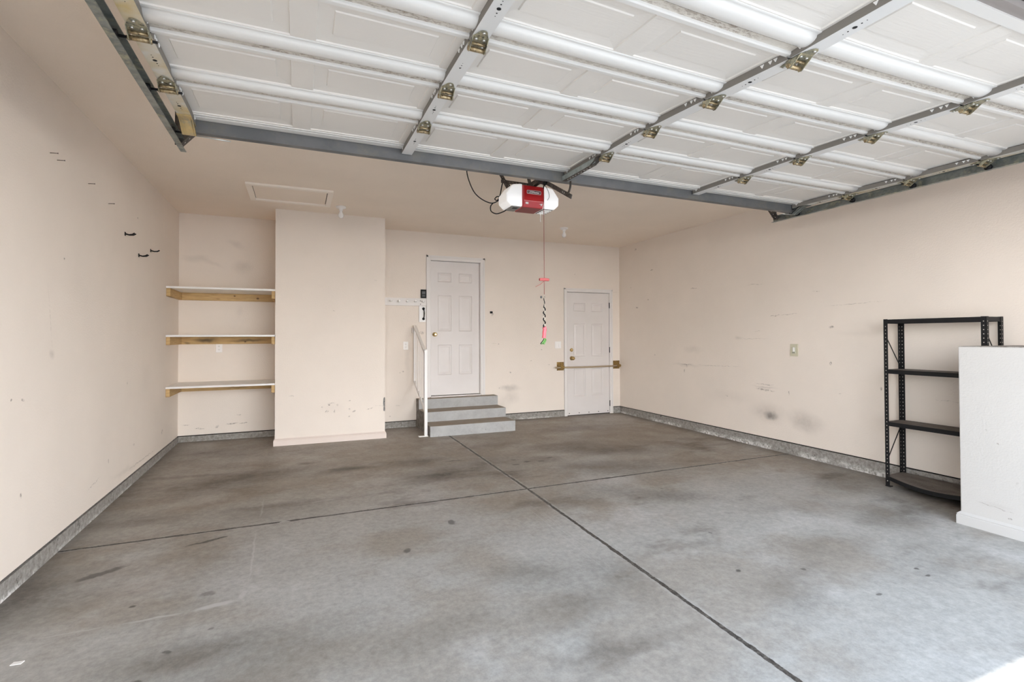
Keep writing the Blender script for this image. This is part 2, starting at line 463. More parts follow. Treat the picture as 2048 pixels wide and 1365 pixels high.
M_CORDR = mat('dull_red_cord', (.26, .10, .085), .7)
M_HANDLE = mat('faded_red_handle', (.44, .075, .075), .5)
M_PINK = mat('pink_ribbon', (.85, .16, .20), .6)
M_GREEN = mat('green_tassel', (.14, .33, .09), .6)
M_ROPE = mat('black_white_rope', (.3, .3, .28), .8)
t = NT(M_ROPE)
wv = t.n.new('ShaderNodeTexWave')
wv.wave_type = 'BANDS'
wv.bands_direction = 'DIAGONAL'
wv.inputs['Scale'].default_value = 22
t.link(t.co, wv.inputs[0])
t.link(t.mix(t.ramp(wv.outputs['Fac'], .45, .55), (.02, .03, .02), (.62, .58, .50)), t.b.inputs['Base Color'])
M_ALMOND = mat('almond_plastic', (.56, .53, .40), .4)
M_PORC = mat('white_porcelain', (.86, .84, .82), .3)
M_BULB = mat('frosted_bulb_glass', (.93, .92, .91), .15)
M_BULB.node_tree.nodes['Principled BSDF'].inputs['Coat Weight'].default_value = .4
M_SEAL = mat('rubber_seal', (.30, .27, .255), .7)
M_SEALD = mat('dark_rubber', (.03, .026, .022), .7)
M_SLOT = mat('socket_slot', (.03, .03, .03), .7)
M_CREAM = mat('hatch_trim_paint', (.90, .83, .75), .6)
M_SCUFF = mat('exposed_metal_corner', (.10, .10, .10), .6)
t = NT(M_SCUFF)
t.link(t.mix(t.ramp(t.noise(90, 3, .8), .45, .6), (.05, .05, .05), (.35, .33, .31)), t.b.inputs['Base Color'])
M_VENT = mat('lamp_grille', (.20, .20, .19), .5)
M_TOPDUST = mat('dusty_ledge', (.30, .27, .24), .85)
t = NT(M_TOPDUST)
t.link(t.mix(t.ramp(t.noise(30, 4, .8), .4, .62), (.14, .125, .11), (.48, .45, .42)), t.b.inputs['Base Color'])


# ------------------------------------------------------------------ mesh helpers
def wloc(o):
    v = Vector((0, 0, 0))
    while o is not None:
        v += o.location
        o = o.parent
    return v


class MB:
    def __init__(s):
        s.bm = bmesh.new()
        s.mi = 0

    def _f(s, vs):
        try:
            f = s.bm.faces.new(vs)
            f.material_index = s.mi
            return f
        except ValueError:
            return None

    def box(s, x0, x1, y0, y1, z0, z1, top=None):
        v = [s.bm.verts.new(p) for p in ((x0, y0, z0), (x1, y0, z0), (x1, y1, z0), (x0, y1, z0), (x0, y0, z1), (x1, y0, z1), (x1, y1, z1), (x0, y1, z1))]
        for q in ((0, 3, 2, 1), (4, 5, 6, 7), (0, 1, 5, 4), (1, 2, 6, 5), (2, 3, 7, 6), (3, 0, 4, 7)):
            s._f([v[i] for i in q])
        return s

    def quad(s, *pts):
        s._f([s.bm.verts.new(p) for p in pts])
        return s

    def prism(s, poly, axis, a, b):
        """poly: list of 2D points in the plane across `axis`, extruded from a to b"""
        def P(p, c):
            if axis == 'x':
                return (c, p[0], p[1])
            if axis == 'y':
                return (p[0], c, p[1])
            return (p[0], p[1], c)
        va = [s.bm.verts.new(P(p, a)) for p in poly]
        vb = [s.bm.verts.new(P(p, b)) for p in poly]
        n = len(poly)
        s._f(va[::-1])
        s._f(vb)
        for i in range(n):
            s._f([va[i], va[(i+1) % n], vb[(i+1) % n], vb[i]])
        return s

    def tube(s, pts, r, seg=8, caps=True, closed=False):
        pts = [Vector(p) for p in pts]
        rad = r if isinstance(r, (list, tuple)) else [r]*len(pts)
        rings = []
        up = None
        for i, p in enumerate(pts):
            a = pts[max(i-1, 0)]
            b = pts[min(i+1, len(pts)-1)]
            d = (b-a).normalized()
            if up is None:
                up = Vector((0, 0, 1)) if abs(d.z) < .9 else Vector((1, 0, 0))
            x = d.cross(up)
            if x.length < 1e-5:
                x = d.orthogonal()
            x.normalize()
            up = x.cross(d).normalized()
            rings.append([s.bm.verts.new(p + (x*math.cos(2*math.pi*k/seg) + up*math.sin(2*math.pi*k/seg))*rad[i]) for k in range(seg)])
        for i in range(len(rings)-1):
            for k in range(seg):
                f = s._f([rings[i][k], rings[i][(k+1) % seg], rings[i+1][(k+1) % seg], rings[i+1][k]])
                if f:
                    f.smooth = True
        if caps:
            s._f(rings[0][::-1])
            s._f(rings[-1])
        return s

    def bar(s, p0, p1, w, h, side=None):
        """rectangular bar between points; w measured along `side`"""
        p0, p1 = Vector(p0), Vector(p1)
        d = (p1-p0).normalized()
        sd = Vector(side) if side else (Vector((0, 0, 1)).cross(d) if abs(d.z) < .95 else Vector((1, 0, 0)))
        sd = (sd - d*sd.dot(d)).normalized()
        up = sd.cross(d).normalized()
        r = []
        for p in (p0, p1):
            r.append([s.bm.verts.new(p+sd*a*w/2+up*b*h/2) for a, b in ((-1, -1), (1, -1), (1, 1), (-1, 1))])
        s._f(r[0][::-1])
        s._f(r[1])
        for k in range(4):
            s._f([r[0][k], r[0][(k+1) % 4], r[1][(k+1) % 4], r[1][k]])
        return s

    def lathe(s, prof, c, axis='z', seg=24):
        """prof: list of (radius, height) along axis from centre c"""
        c = Vector(c)
        rings = []
        for r, h in prof:
            ring = []
            for k in range(seg):
                a = 2*math.pi*k/seg
                x, y = r*math.cos(a), r*math.sin(a)
                p = {'z': (x, y, h), 'y': (x, h, y), 'x': (h, x, y)}[axis]
                ring.append(s.bm.verts.new(c+Vector(p)))
            rings.append(ring)
        for i in range(len(rings)-1):
            for k in range(seg):
                f = s._f([rings[i][k], rings[i][(k+1) % seg], rings[i+1][(k+1) % seg], rings[i+1][k]])
                if f:
                    f.smooth = True
        s._f(rings[0])
        s._f(rings[-1])
        return s

    def sheet(s, xs, ys, rects, prof, P):
        """flat sheet with nested-ring panels; P(a, b, h) -> xyz; prof = [(inset, h), ...]"""
        ax = sorted(set(list(xs)+[r[0] for r in rects]+[r[1] for r in rects]))
        ay = sorted(set(list(ys)+[r[2] for r in rects]+[r[3] for r in rects]))
        for i in range(len(ax)-1):
            for j in range(len(ay)-1):
                mx, my = (ax[i]+ax[i+1])/2, (ay[j]+ay[j+1])/2
                if any(r[0] < mx < r[1] and r[2] < my < r[3] for r in rects):
                    continue
                s.quad(P(ax[i], ay[j], 0), P(ax[i+1], ay[j], 0), P(ax[i+1], ay[j+1], 0), P(ax[i], ay[j+1], 0))
        for r in rects:
            prev = None
            for ins, h in prof:
                q = [(r[0]+ins, r[2]+ins), (r[1]-ins, r[2]+ins), (r[1]-ins, r[3]-ins), (r[0]+ins, r[3]-ins)]
                cur = [P(a, b, h) for a, b in q]
                if prev:
                    for k in range(4):
                        s.quad(prev[k], prev[(k+1) % 4], cur[(k+1) % 4], cur[k])
                prev = cur
            s.quad(*prev)
        return s

    def build(s, name, m, parent=None, bevel=0, merge=True, recalc=True):
        if merge:
            bmesh.ops.remove_doubles(s.bm, verts=s.bm.verts, dist=1e-5)
        if recalc:
            bmesh.ops.recalc_face_normals(s.bm, faces=s.bm.faces)
        if parent is not None:
            bmesh.ops.translate(s.bm, verts=s.bm.verts, vec=-wloc(parent))
        me = bpy.data.meshes.new(name)
        s.bm.to_mesh(me)
        s.bm.free()
        for x in (m if isinstance(m, (list, tuple)) else [m]):
            me.materials.append(x)
        o = bpy.data.objects.new(name, me)
        COL.objects.link(o)
        if parent is not None:
            o.parent = parent
        if bevel:
            b = o.modifiers.new('bevel', 'BEVEL')
            b.width = bevel
            b.segments = 2
            b.limit_method = 'ANGLE'
            b.angle_limit = math.radians(40)
        return o


def tag(o, label=None, cat=None, group=None, kind=None):
    if label:
        o['label'] = label
    if cat:
        o['category'] = cat
    if group:
        o['group'] = group
    if kind:
        o['kind'] = kind
    return o


def thing(name, loc, label, cat, group=None):
    o = bpy.data.objects.new(name, None)
    o.empty_display_size = .1
    COL.objects.link(o)
    o.location = loc
    return tag(o, label, cat, group)


def copy_tree(o, parent=None):
    c = o.copy()
    COL.objects.link(c)
    c.parent = parent
    for ch in list(o.children):
        copy_tree(ch, c)
    return c


def struct(o, label=None):
    o['kind'] = 'structure'
    if label:
        o['label'] = label
    return o


# ------------------------------------------------------------------ the shell
def fbm(x, y, seed, octaves=5, gain=.55):
    """value noise on numpy grids, 0..1"""
    rng = np.random.RandomState(seed)
    tot, amp, nrm = np.zeros_like(x), 1.0, 0.0
    for o_ in range(octaves):
        g_ = rng.rand(64, 64)
        xi, yi = np.floor(x).astype(int), np.floor(y).astype(int)
        fx, fy = x-xi, y-yi
        fx, fy = fx*fx*(3-2*fx), fy*fy*(3-2*fy)
        a_ = g_[xi % 64, yi % 64]*(1-fx)+g_[(xi+1) % 64, yi % 64]*fx
        b_ = g_[xi % 64, (yi+1) % 64]*(1-fx)+g_[(xi+1) % 64, (yi+1) % 64]*fx
        tot += amp*(a_*(1-fy)+b_*fy)
        nrm += amp
        amp *= gain
        x, y = x*2.03+11.3, y*2.03+5.7
    return tot/nrm


def sstep(a_, b_, v):
    k = np.clip((v-a_)/(b_-a_), 0, 1)
    return k*k*(3-2*k)


gx = np.linspace(XL-.1, XR+.1, 300)
gy = np.linspace(.35, YB+.1, 320)
GX, GY = np.meshgrid(gx, gy, indexing='ij')
WX = GX+.30*(fbm(GX*1.6, GY*3.0, 1)-.5)+.10*(fbm(GX*6, GY*9, 2)-.5)
WY = GY+.22*(fbm(GX*1.6, GY*2.4, 3)-.5)+.08*(fbm(GX*6, GY*9, 4)-.5)
st_ = np.zeros_like(GX)
for sx0, sy0, ra, rb, ang, wt in stains:
    ca, sa_ = math.cos(math.radians(ang)), math.sin(math.radians(ang))
    u_, v_ = ((WX-sx0)*ca+(WY-sy0)*sa_)/(ra*1.15), (-(WX-sx0)*sa_+(WY-sy0)*ca)/(rb*1.2)
    st_ = np.maximum(st_, wt*.62*(1-sstep(0, 1, np.sqrt(u_*u_+v_*v_)))) + .15*wt*(1-sstep(0, 1.3, np.sqrt(u_*u_+v_*v_)))
tex = fbm(GX*2.2, GY*6.5, 5, 6, .68)
st_ = np.clip(st_*(.45+1.15*tex), 0, .95)
# darker band along the walls, with random dark blotches
edge = np.minimum(np.minimum(GX-XL, XR-GX), YB-GY)
st_ = np.clip(st_+.40*(1-sstep(0, .28, edge+.12*(tex-.5)))+.50*sstep(.60, .82, fbm(GX*1.1+3, GY*2.8, 8, 6, .62)), 0, .95)
back_ = sstep(2.0, 5.3, GY+1.2*(fbm(GX*.8, GY*.8, 6)-.5))
brown = np.clip(.78*back_+.55*(sstep(.42, .70, fbm(GX*1.3, GY*1.9, 7, 6, .6))), 0, 1)  # browner towards the back: dirt, with the light's colour cast painted in too
pale = np.clip(.55*sstep(.50, .74, fbm(GX*1.2+9, GY*1.5, 9, 6, .6)), 0, 1)*(1-.55*back_)*(1-st_)
wear_cast = np.stack([st_, brown, pale, np.ones_like(pale)], -1).reshape(-1, 4)
nx_, ny_ = GX.shape
verts = [(float(x), float(y), fz(x, y)) for x, y in zip(GX.ravel(), GY.ravel())]
faces = [(i*ny_+j, (i+1)*ny_+j, (i+1)*ny_+j+1, i*ny_+j+1) for i in range(nx_-1) for j in range(ny_-1)]
nv = len(verts)
bx0, bx1, by0, by1 = XL-.1, XR+.1, .35, YB+.1
verts += [(bx0, by0, -.25), (bx1, by0, -.25), (bx1, by1, -.25), (bx0, by1, -.25)]
faces.append((nv, nv+3, nv+2, nv+1))
me = bpy.data.meshes.new('floor')
me.from_pydata(verts, [], faces)
ca_ = me.attributes.new('wear_cast', 'FLOAT_COLOR', 'POINT')
buf = np.zeros((len(verts), 4), dtype=np.float32)
buf[:nv] = wear_cast
ca_.data.foreach_set('color', buf.ravel())
me.materials.append(M_FLOOR)
fo = bpy.data.objects.new('floor', me)
COL.objects.link(fo)
struct(fo, 'stained grey concrete garage slab with saw-cut joints')

a = MB()
a.quad((-16, -26, -.30), (20, -26, -.30), (20, .35, fz(2, .35)-.003), (-16, .35, fz(2, .35)-.003))
a.box(-16, 20, -26, .35, -.6, -.5)
struct(a.build('floor_driveway', M_DRIVE), 'sunlit concrete driveway outside the opening')

a = MB()
a.box(XL-.12, XR+.12, .35, YB+.12, H, H+.15)
struct(a.build('ceiling', M_CEIL), 'flat beige painted garage ceiling')


def wall_mesh(name, m, P, lo, hi, openings=(), label=None):
    """drywall skin (starts 8 mm above the stem) over dark sheathing; P(a, d, z): along, depth out of the room, height"""
    b = MB()
    ax = sorted({lo, hi} | {o[0] for o in openings} | {o[1] for o in openings})
    az = sorted({BT+.010, H} | {o[2] for o in openings if o[2] > BT+.01} | {o[3] for o in openings})
    for i in range(len(ax)-1):
        for j in range(len(az)-1):
            mx, mz = (ax[i]+ax[i+1])/2, (az[j]+az[j+1])/2
            if any(o[0] < mx < o[1] and o[2] < mz < o[3] for o in openings):
                continue
            p, q = P(ax[i], 0, az[j]), P(ax[i+1], .013, az[j+1])
            b.box(min(p[0], q[0]), max(p[0], q[0]), min(p[1], q[1]), max(p[1], q[1]), az[j], az[j+1])
    b.mi = 1
    p, q = P(lo, .095, -.3), P(hi, .14, H)
    b.box(min(p[0], q[0]), max(p[0], q[0]), min(p[1], q[1]), max(p[1], q[1]), -.3, H)
    return struct(b.build(name, [m, M_SHEATH], merge=False), label)


wall_mesh('wall_left', M_WL, lambda a, d, z: (XL-d, a, z), YF-.15, YB+.1, label='beige textured wall with nails and black hooks')
wall_mesh('wall_right', M_WR, lambda a, d, z: (XR+d, a, z), YF-.15, YB+.1, label='beige wall with scuffs and scratches behind the black rack')
D1 = (1.765, 2.560, .0, 2.415)      # house door opening
D2 = (4.035, 4.882, -.1, 2.022)     # side door opening
wall_mesh('wall_back', M_WB, lambda a, d, z: (a, YB+d, z), XL-.1, XR+.1, (D1, D2), label='beige wall with two white panelled doors')

# concrete stem under the drywall
a = MB().box(XL-.013, XL+.006, YF, YB, -.2, BT-.001)
struct(a.build('baseboard_left', M_STEM), 'rough grey concrete stem below the wall')
a = MB().box(XR-.006, XR+.013, YF, YB, -.2, BT-.001)
struct(a.build('baseboard_right', M_STEM), 'rough grey concrete stem with white crust')
a = MB().box(XL, 1.60, YB-.006, YB+.013, -.2, BT-.001).box(2.70, D2[0]-.03, YB-.006, YB+.013, -.2, BT-.001).box(D2[1]+.03, XR, YB-.006, YB+.013, -.2, BT-.001)
struct(a.build('baseboard_back', M_STEM), 'rough concrete stem along the wall with the doors')

# front wall: header over the opening and the two wings
a = MB()
a.box(XL-.12, XR+.12, YF-.15, YF, 2.30, H)
a.box(XL-.12, -.56, YF-.15, YF, -.3, 2.30)
a.box(4.34, XR+.12, YF-.15, YF, -.3, 2.30)
struct(a.build('wall_front', M_CH, merge=False), 'front wall around the garage opening')

# chase beside the shelf niche
CX0, CX1, CY = -.254, 1.020, 6.551
a = MB().box(CX0, CX1, CY, YB, -.05, H)
ch = struct(a.build('wall_chase', M_CH), 'boxed-out beige chase beside the shelf niche')


def base_profile(h0, top, out=.016):
    return [(0, h0), (out, h0), (out, h0+.060), (out-.004, h0+.064), (out-.002, h0+.072), (out*.35, h0+top-.006), (0, h0+top)]


def baseboard_run(b, p0, p1, nrm, h0, h1, top, out=.016):
    """profile swept from p0 to p1 (2D), floor heights h0, h1, outward normal nrm; mitred by overlap"""
    pr = base_profile(0, top, out)
    va, vb = [], []
    d = Vector((p1[0]-p0[0], p1[1]-p0[1]))
    d.normalize()
    for o, z in pr:
        va.append(b.bm.verts.new((p0[0]+nrm[0]*o-d.x*o, p0[1]+nrm[1]*o-d.y*o, h0+z)))
        vb.append(b.bm.verts.new((p1[0]+nrm[0]*o+d.x*o, p1[1]+nrm[1]*o+d.y*o, h1+z)))
    n = len(pr)
    b._f(va)
    b._f(vb)
    for i in range(n):
        b._f([va[i], va[(i+1) % n], vb[(i+1) % n], vb[i]])


a = MB()
baseboard_run(a, (CX0, CY), (CX1, CY), (0, -1), fz(CX0, CY), fz(CX1, CY), .085)
baseboard_run(a, (CX1, CY), (CX1, YB), (1, 0), fz(CX1, CY), fz(CX1, YB), .085)
baseboard_run(a, (CX0, CY), (CX0, YB), (-1, 0), fz(CX0, CY), fz(CX0, YB), .085)
M_BASE = mat('baseboard_paint', (.70, .61, .55), .55)
struct(a.build('baseboard_chase', M_BASE, merge=False), 'pink-white moulded baseboard round the chase')
# chipped corner bead of the chase
a = MB()
pts = [(1.0, .332), (1.0205, .325), (1.0205, .50), (1.008, .505), (1.002, .49), (.997, .43), (1.003, .38)]
a.prism(pts, 'y', CY-.0015, CY+.003)
struct(a.build('trim_corner_bead', M_SCUFF), 'chipped dark corner bead on the chase')

# half-height block next to the opening
HX, HY, HT = 4.338, 2.05, 1.192
a = MB()
a.box(HX, XR+.002, .66, HY, -.12, HT)
hw = struct(a.build('wall_half', M_HALF, bevel=.006), 'half-height white block by the opening')
a = MB().box(HX+.004, XR, .665, HY-.004, HT, HT+.003)
struct(a.build('trim_ledge', M_TOPDUST), 'dusty grey top of the half-height block')
a = MB()
baseboard_run(a, (HX, .66), (HX, HY), (-1, 0), fz(HX, .66), fz(HX, HY), .088, .018)
baseboard_run(a, (HX, HY), (XR, HY), (0, 1), fz(HX, HY), fz(XR, HY), .088, .018)
struct(a.build('baseboard_half', mat('half_wall_baseboard_paint', (.50, .49, .475), .5), merge=False), 'white moulded baseboard on the half-height block')


# ------------------------------------------------------------------ passage doors
def casing(b, x0, x1, zb, zt, y, wdt=.062, th=.016):
    for (u0, u1) in ((x0-wdt, x0), (x1, x1+wdt)):
        b.box(u0, u1, y-th*.6, y, zb, zt+wdt)
        o0, o1 = (u0, u0+wdt*.45) if u0 < x0-.001 else (u1-wdt*.45, u1)
        b.box(o0, o1, y-th, y, zb, zt+wdt)
    b.box(x0, x1, y-th*.6, y, zt, zt+wdt)
    b.box(x0-wdt, x1+wdt, y-th, y, zt+wdt*.55, zt+wdt)


def six_panel(name, x0, x1, z0, z1, yface, th, rows):
    b = MB()
    W_ = x1-x0
    cols = ((x0+W_*.150, x0+W_*.425), (x0+W_*.575, x0+W_*.850))
    rects = [(c[0], c[1], z0+(z1-z0)*r[0], z0+(z1-z0)*r[1]) for c in cols for r in rows]
    P = lambda u, v, h: (u, yface+h, v)
    b.sheet((x0, x1), (z0, z1), rects, [(0, 0), (.010, .009), (.020, .009), (.042, .003)], P)
    b.quad((x0, yface+th, z0), (x1, yface+th, z0), (x1, yface+th, z1), (x0, yface+th, z1))
    b.quad((x0, yface, z0), (x0, yface+th, z0), (x0, yface+th, z1), (x0, yface, z1))
    b.quad((x1, yface, z0), (x1, yface+th, z0), (x1, yface+th, z1), (x1, yface, z1))
    b.quad((x0, yface, z1), (x1, yface, z1), (x1, yface+th, z1), (x0, yface+th, z1))
    b.quad((x0, yface, z0), (x1, yface, z0), (x1, yface+th, z0), (x0, yface+th, z0))
    return b


ROWS = ((.150, .375), (.475, .745), (.845, .915))
# house door above the steps
d1 = thing('door_1', (2.16, YB, .40), 'white six-panel house door at the top of the concrete steps', 'door')
d1['kind'] = 'structure'
a = MB()
a.box(D1[0], D1[0]+.014, YB-.002, YB+.094, .395, D1[3]).box(D1[1]-.014, D1[1], YB-.002, YB+.094, .395, D1[3]).box(D1[0], D1[1], YB-.002, YB+.094, D1[3]-.014, D1[3])
casing(a, D1[0]+.008, D1[1]-.008, .395, D1[3]-.008, YB)
a.build('door_frame', M_WHITE, d1, bevel=.002, merge=False)
MB().box(D1[0]+.014, D1[1]-.014, YB-.01, YB+.094, .390, .404).build('door_sill', M_WHITE, d1)
s1 = six_panel('door_slab', D1[0]+.017, D1[1]-.017, .413, D1[3]-.017, YB+.052, .04, ROWS).build('door_slab', M_DOORP, d1)
a = MB()
kx, kz, ky = 1.845, 1.311, YB+.052
a.lathe([(.032, 0), (.032, -.006), (.012, -.012), (.011, -.035), (.024, -.042), (.030, -.055), (.026, -.070), (.012, -.076)], (kx, ky, kz), 'y', 20)
tag(a.build('door_knob', M_BRASS, d1), 'bright brass knob')

# side door with the security bar
d2 = thing('door_2', (4.46, YB, 0), 'white six-panel side door in the corner behind the brass barricade bar', 'door')
d2['kind'] = 'structure'
a = MB()
a.box(D2[0], D2[0]+.014, YB-.002, YB+.06, -.06, D2[3]).box(D2[1]-.014, D2[1], YB-.002, YB+.06, -.06, D2[3]).box(D2[0], D2[1], YB-.002, YB+.06, D2[3]-.014, D2[3])
casing(a, D2[0]+.006, D2[1]-.006, -.06, D2[3]-.006, YB, .052)
a.build('door_frame', M_WHITE, d2, bevel=.002, merge=False)
six_panel('door_slab', D2[0]+.019, D2[1]-.019, -.018, D2[3]-.021, YB+.006, .04, ROWS).build('door_slab', M_DOORP, d2)
a = MB().box(D2[0]+.014, D2[1]-.014, YB+.004, YB+.06, -.06, -.019)
a.build('threshold', M_SHEATH, d2)
a = MB()
for i in range(5):
    xx = D2[0]+.05+i*(D2[1]-D2[0]-.10)/4
    a.lathe([(.008, 0), (.007, -.004), (.003, -.005)], (xx, YB+.006, .012), 'y', 8)
a.build('sweep_screws', M_BLACK, d2)
a = MB()
a.lathe([(.030, 0), (.030, -.006), (.020, -.012), (.020, -.022), (.012, -.026)], (4.130, YB+.006, 1.052), 'y', 20)
tag(a.build('deadbolt', M_BRASS, d2), 'brass deadbolt')
a = MB()
a.lathe([(.034, 0), (.034, -.006), (.012, -.012), (.011, -.032), (.024, -.040), (.031, -.054), (.027, -.068), (.012, -.074)], (4.132, YB+.006, .916), 'y', 20)
tag(a.build('door_knob', mat('dark_brass', (.50, .36, .16), .28, .95), d2), 'aged brass knob')
for zz in (1.80, 1.045, .14):
    MB().tube([(D2[1]-.014, YB-.004, zz-.048), (D2[1]-.014, YB-.004, zz+.048)], .0065, 8).build('hinge', M_BLACK, d2)
# darkness behind both doors' gaps
# ------------------------------------------------------------------ concrete steps
SX0, SX1 = 1.562, 2.760
a = MB()
a.prism([(6.370, -.03), (6.370, .118), (6.715, .118), (6.715, .252), (7.03, .252), (7.03, .390), (YB-.001, .390), (YB-.001, -.03)], 'x', SX0, SX1)
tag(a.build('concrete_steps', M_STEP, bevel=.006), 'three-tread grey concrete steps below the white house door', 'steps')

# ------------------------------------------------------------------ handrail
hr = thing('handrail', (1.525, 6.465, fz(1.525, 6.465)), 'white painted metal handrail with balusters along the concrete steps', 'handrail')
hx = 1.528
zf = fz(1.525, 6.465)
MB().box(hx-.019, hx+.019, 6.446, 6.484, zf+.005, 1.085).prism([(hx-.023, 6.442), (hx+.023, 6.442), (hx+.023, 6.488), (hx-.023, 6.488)], 'z', 1.085, 1.095).lathe([(.020, 0), (.022, .010), (.012, .022), (.002, .026)], (hx, 6.465, 1.093), 'z', 14).build('post', M_WHITE2, hr, bevel=.002)
MB().box(hx-.095, hx+.024, 6.432, 6.500, zf-.001, zf+.008).build('base_plate', M_WHITE2, hr)
top = lambda y: 1.055 + (y-6.465)*.570
low = lambda y: .270 + (y-6.465)*.545
MB().bar((hx, 6.465, top(6.465)), (hx, 7.13, top(7.13)), .038, .020, (1, 0, 0)).bar((hx, 7.13, top(7.13)+.008), (hx, 7.13, top(7.13)-.05), .034, .02, (1, 0, 0)).build('top_rail', M_WHITE, hr, bevel=.002)
MB().bar((hx, 6.465, low(6.465)), (hx, 7.17, low(7.17)), .022, .016, (1, 0, 0)).build('bottom_rail', M_WHITE, hr)
MB().box(hx-.013, hx+.013, 7.14, 7.166, low(7.15)-.02, top(7.13)-.02).build('wall_post', M_WHITE, hr)
MB().box(hx-.03, hx+.03, 7.166, 7.199, top(7.13)-.10, top(7.13)-.03).build('wall_bracket', M_WHITE, hr)
for i in range(5):
    y = 6.465 + (i+1)*.675/6
    MB().box(hx-.005, hx+.005, y-.005, y+.005, low(y), top(y)-.008).build('baluster', M_WHITE, hr)

# ------------------------------------------------------------------ niche shelves
NF = 6.560
SH_LAB = ['white board shelf on pine cleats, topmost of the three in the niche',
          'white board shelf on stained pine cleats, middle of the three, above an outlet',
          'white board shelf on pine cleats, lowest of the three in the niche']
for zt, lab, wd in zip((1.846, 1.306, .732), SH_LAB, (M_WOOD, M_WOOD_ST, M_WOOD_LO)):
    s = thing('niche_shelf', (-.80, 6.9, zt), lab, 'shelf', 'shelves in the niche')
    MB().box(XL+.001, CX0-.002, NF, YB-.002, zt-.022, zt).build('board', M_WHITE2, s, bevel=.002)
    MB().box(XL+.040, CX0-.041, YB-.040, YB-.002, zt-.112, zt-.023).build('back_cleat', wd, s, bevel=.002)
    MB().box(XL+.001, XL+.039, NF+.012, YB-.002, zt-.112, zt-.023).build('end_cleat', M_WOOD, s, bevel=.002)
    MB().box(CX0-.040, CX0-.002, NF+.012, YB-.002, zt-.112, zt-.023).build('end_cleat', M_WOOD, s, bevel=.002)


# ------------------------------------------------------------------ wall plates on the back wall
def outlet(x, z, lab, y=YB):
    o = thing('wall_outlet', (x, y, z), lab, 'outlet')
    MB().box(x-.035, x+.035, y-.007, y, z-.057, z+.057).build('cover_plate', M_PORC, o, bevel=.003)
    for dz in (.021, -.021):
        b = MB()
        b.lathe([(.016, 0), (.016, -.0095), (.014, -.0105)], (x, y, z+dz), 'y', 16)
        b.mi = 1
        for dx in (-.006, .006):
            b.box(x+dx-.0012, x+dx+.0012, y-.0112, y-.010, z+dz-.001, z+dz+.007)
        b.lathe([(.0025, -.010), (.0025, -.0112)], (x, y, z+dz-.007), 'y', 8)
        b.build('socket', [M_PORC, M_SLOT], o, merge=False)
    return o


outlet(-.912, 1.146, 'white duplex outlet just below the middle niche shelf')
outlet(1.412, 1.150, 'white duplex outlet between the chase and the handrail')

sw = thing('light_switch', (3.876, YB, 1.138), 'white double rocker switch beside the side door', 'switch')
MB().box(3.819, 3.933, YB-.007, YB, 1.081, 1.195).build('cover_plate', M_PORC, sw, bevel=.003)
for dx in (-.023, .023):
    MB().prism([(YB-.013, 1.105), (YB-.009, 1.171), (YB-.006, 1.171), (YB-.006, 1.105)], 'x', 3.876+dx-.016, 3.876+dx+.016).build('rocker', M_PORC, sw)

tm = thing('wall_timer_switch', (XR, 3.90, 1.113), 'almond switch plate on the scuffed side wall', 'switch')
MB().box(XR-.008, XR, 3.853, 3.949, 1.045, 1.182).build('cover_plate', M_ALMOND, tm, bevel=.003)
MB().box(XR-.016, XR-.007, 3.880, 3.922, 1.078, 1.150).build('switch_body', mat('almond_insert', (.50, .50, .40), .4), tm, bevel=.003)
MB().box(XR-.022, XR-.015, 3.888, 3.908, 1.098, 1.145).build('toggle', M_PORC, tm, bevel=.003)
MB().box(XR-.0175, XR-.0155, 3.884, 3.918, 1.083, 1.088).build('slot', M_BLACK, tm)

# coat pegs
pr = thing('peg_rail', (1.38, YB, 1.778), 'white wooden rail of five coat pegs beside the house door', 'peg rail')
MB().box(1.024, 1.708, YB-.018, YB-.001, 1.724, 1.833).build('board', M_WHITE, pr, bevel=.002)
for x in (1.193, 1.308, 1.422, 1.539, 1.650):
    MB().lathe([(.010, -.017), (.0085, -.045), (.012, -.055), (.018, -.066), (.017, -.076), (.008, -.081)], (x, YB, 1.786), 'y', 14).build('peg', M_WHITE2, pr)
for x, z in ((1.620, 1.797), (1.622, 1.748), (1.668, 1.80)):
    MB().lathe([(.006, -.018), (.006, -.0195)], (x, YB, z), 'y', 8).build('screw', M_BLACK, pr)

kc = thing('wall_control', (1.668, YB, 1.90), 'black opener control panel above the coat pegs', 'control panel')
MB().box(1.627, 1.707, YB-.024, YB-.001, 1.838, 1.963).build('housing', M_BLACKP, kc, bevel=.004)
MB().box(1.642, 1.692, YB-.030, YB-.023, 1.895, 1.935).build('push_bar', M_GREY, kc, bevel=.003)
MB().box(1.645, 1.690, YB-.027, YB-.023, 1.856, 1.884).build('button', mat('dark_button', (.04, .04, .045), .4), kc, bevel=.002)

ph = thing('grab_handle', (1.66, YB, 1.61), 'black pull handle on a white plate beside the house door', 'handle')
MB().box(1.602, 1.701, YB-.014, YB-.001, 1.492, 1.722).build('plate', M_WHITE2, ph, bevel=.002)
a = MB()
a.tube([(1.667, YB-.014, 1.680), (1.668, YB-.034, 1.672), (1.670, YB-.046, 1.645), (1.671, YB-.048, 1.610), (1.670, YB-.046, 1.575), (1.668, YB-.034, 1.548), (1.667, YB-.014, 1.540)], [.010, .008, .007, .0085, .007, .008, .010], 10)
for zz in (1.683, 1.537):
    a.lathe([(.022, -.014), (.021, -.020), (.010, -.024)], (1.667, YB, zz), 'y', 6)
a.build('handle', M_BLACK, ph)

sb = MB().box(2.700, 2.738, YB-.020, YB-.001, 1.632, 1.664)
tag(sb.build('door_sensor', M_BLACKP, bevel=.002), 'tiny black box on the wall right beside the house door frame', 'sensor')

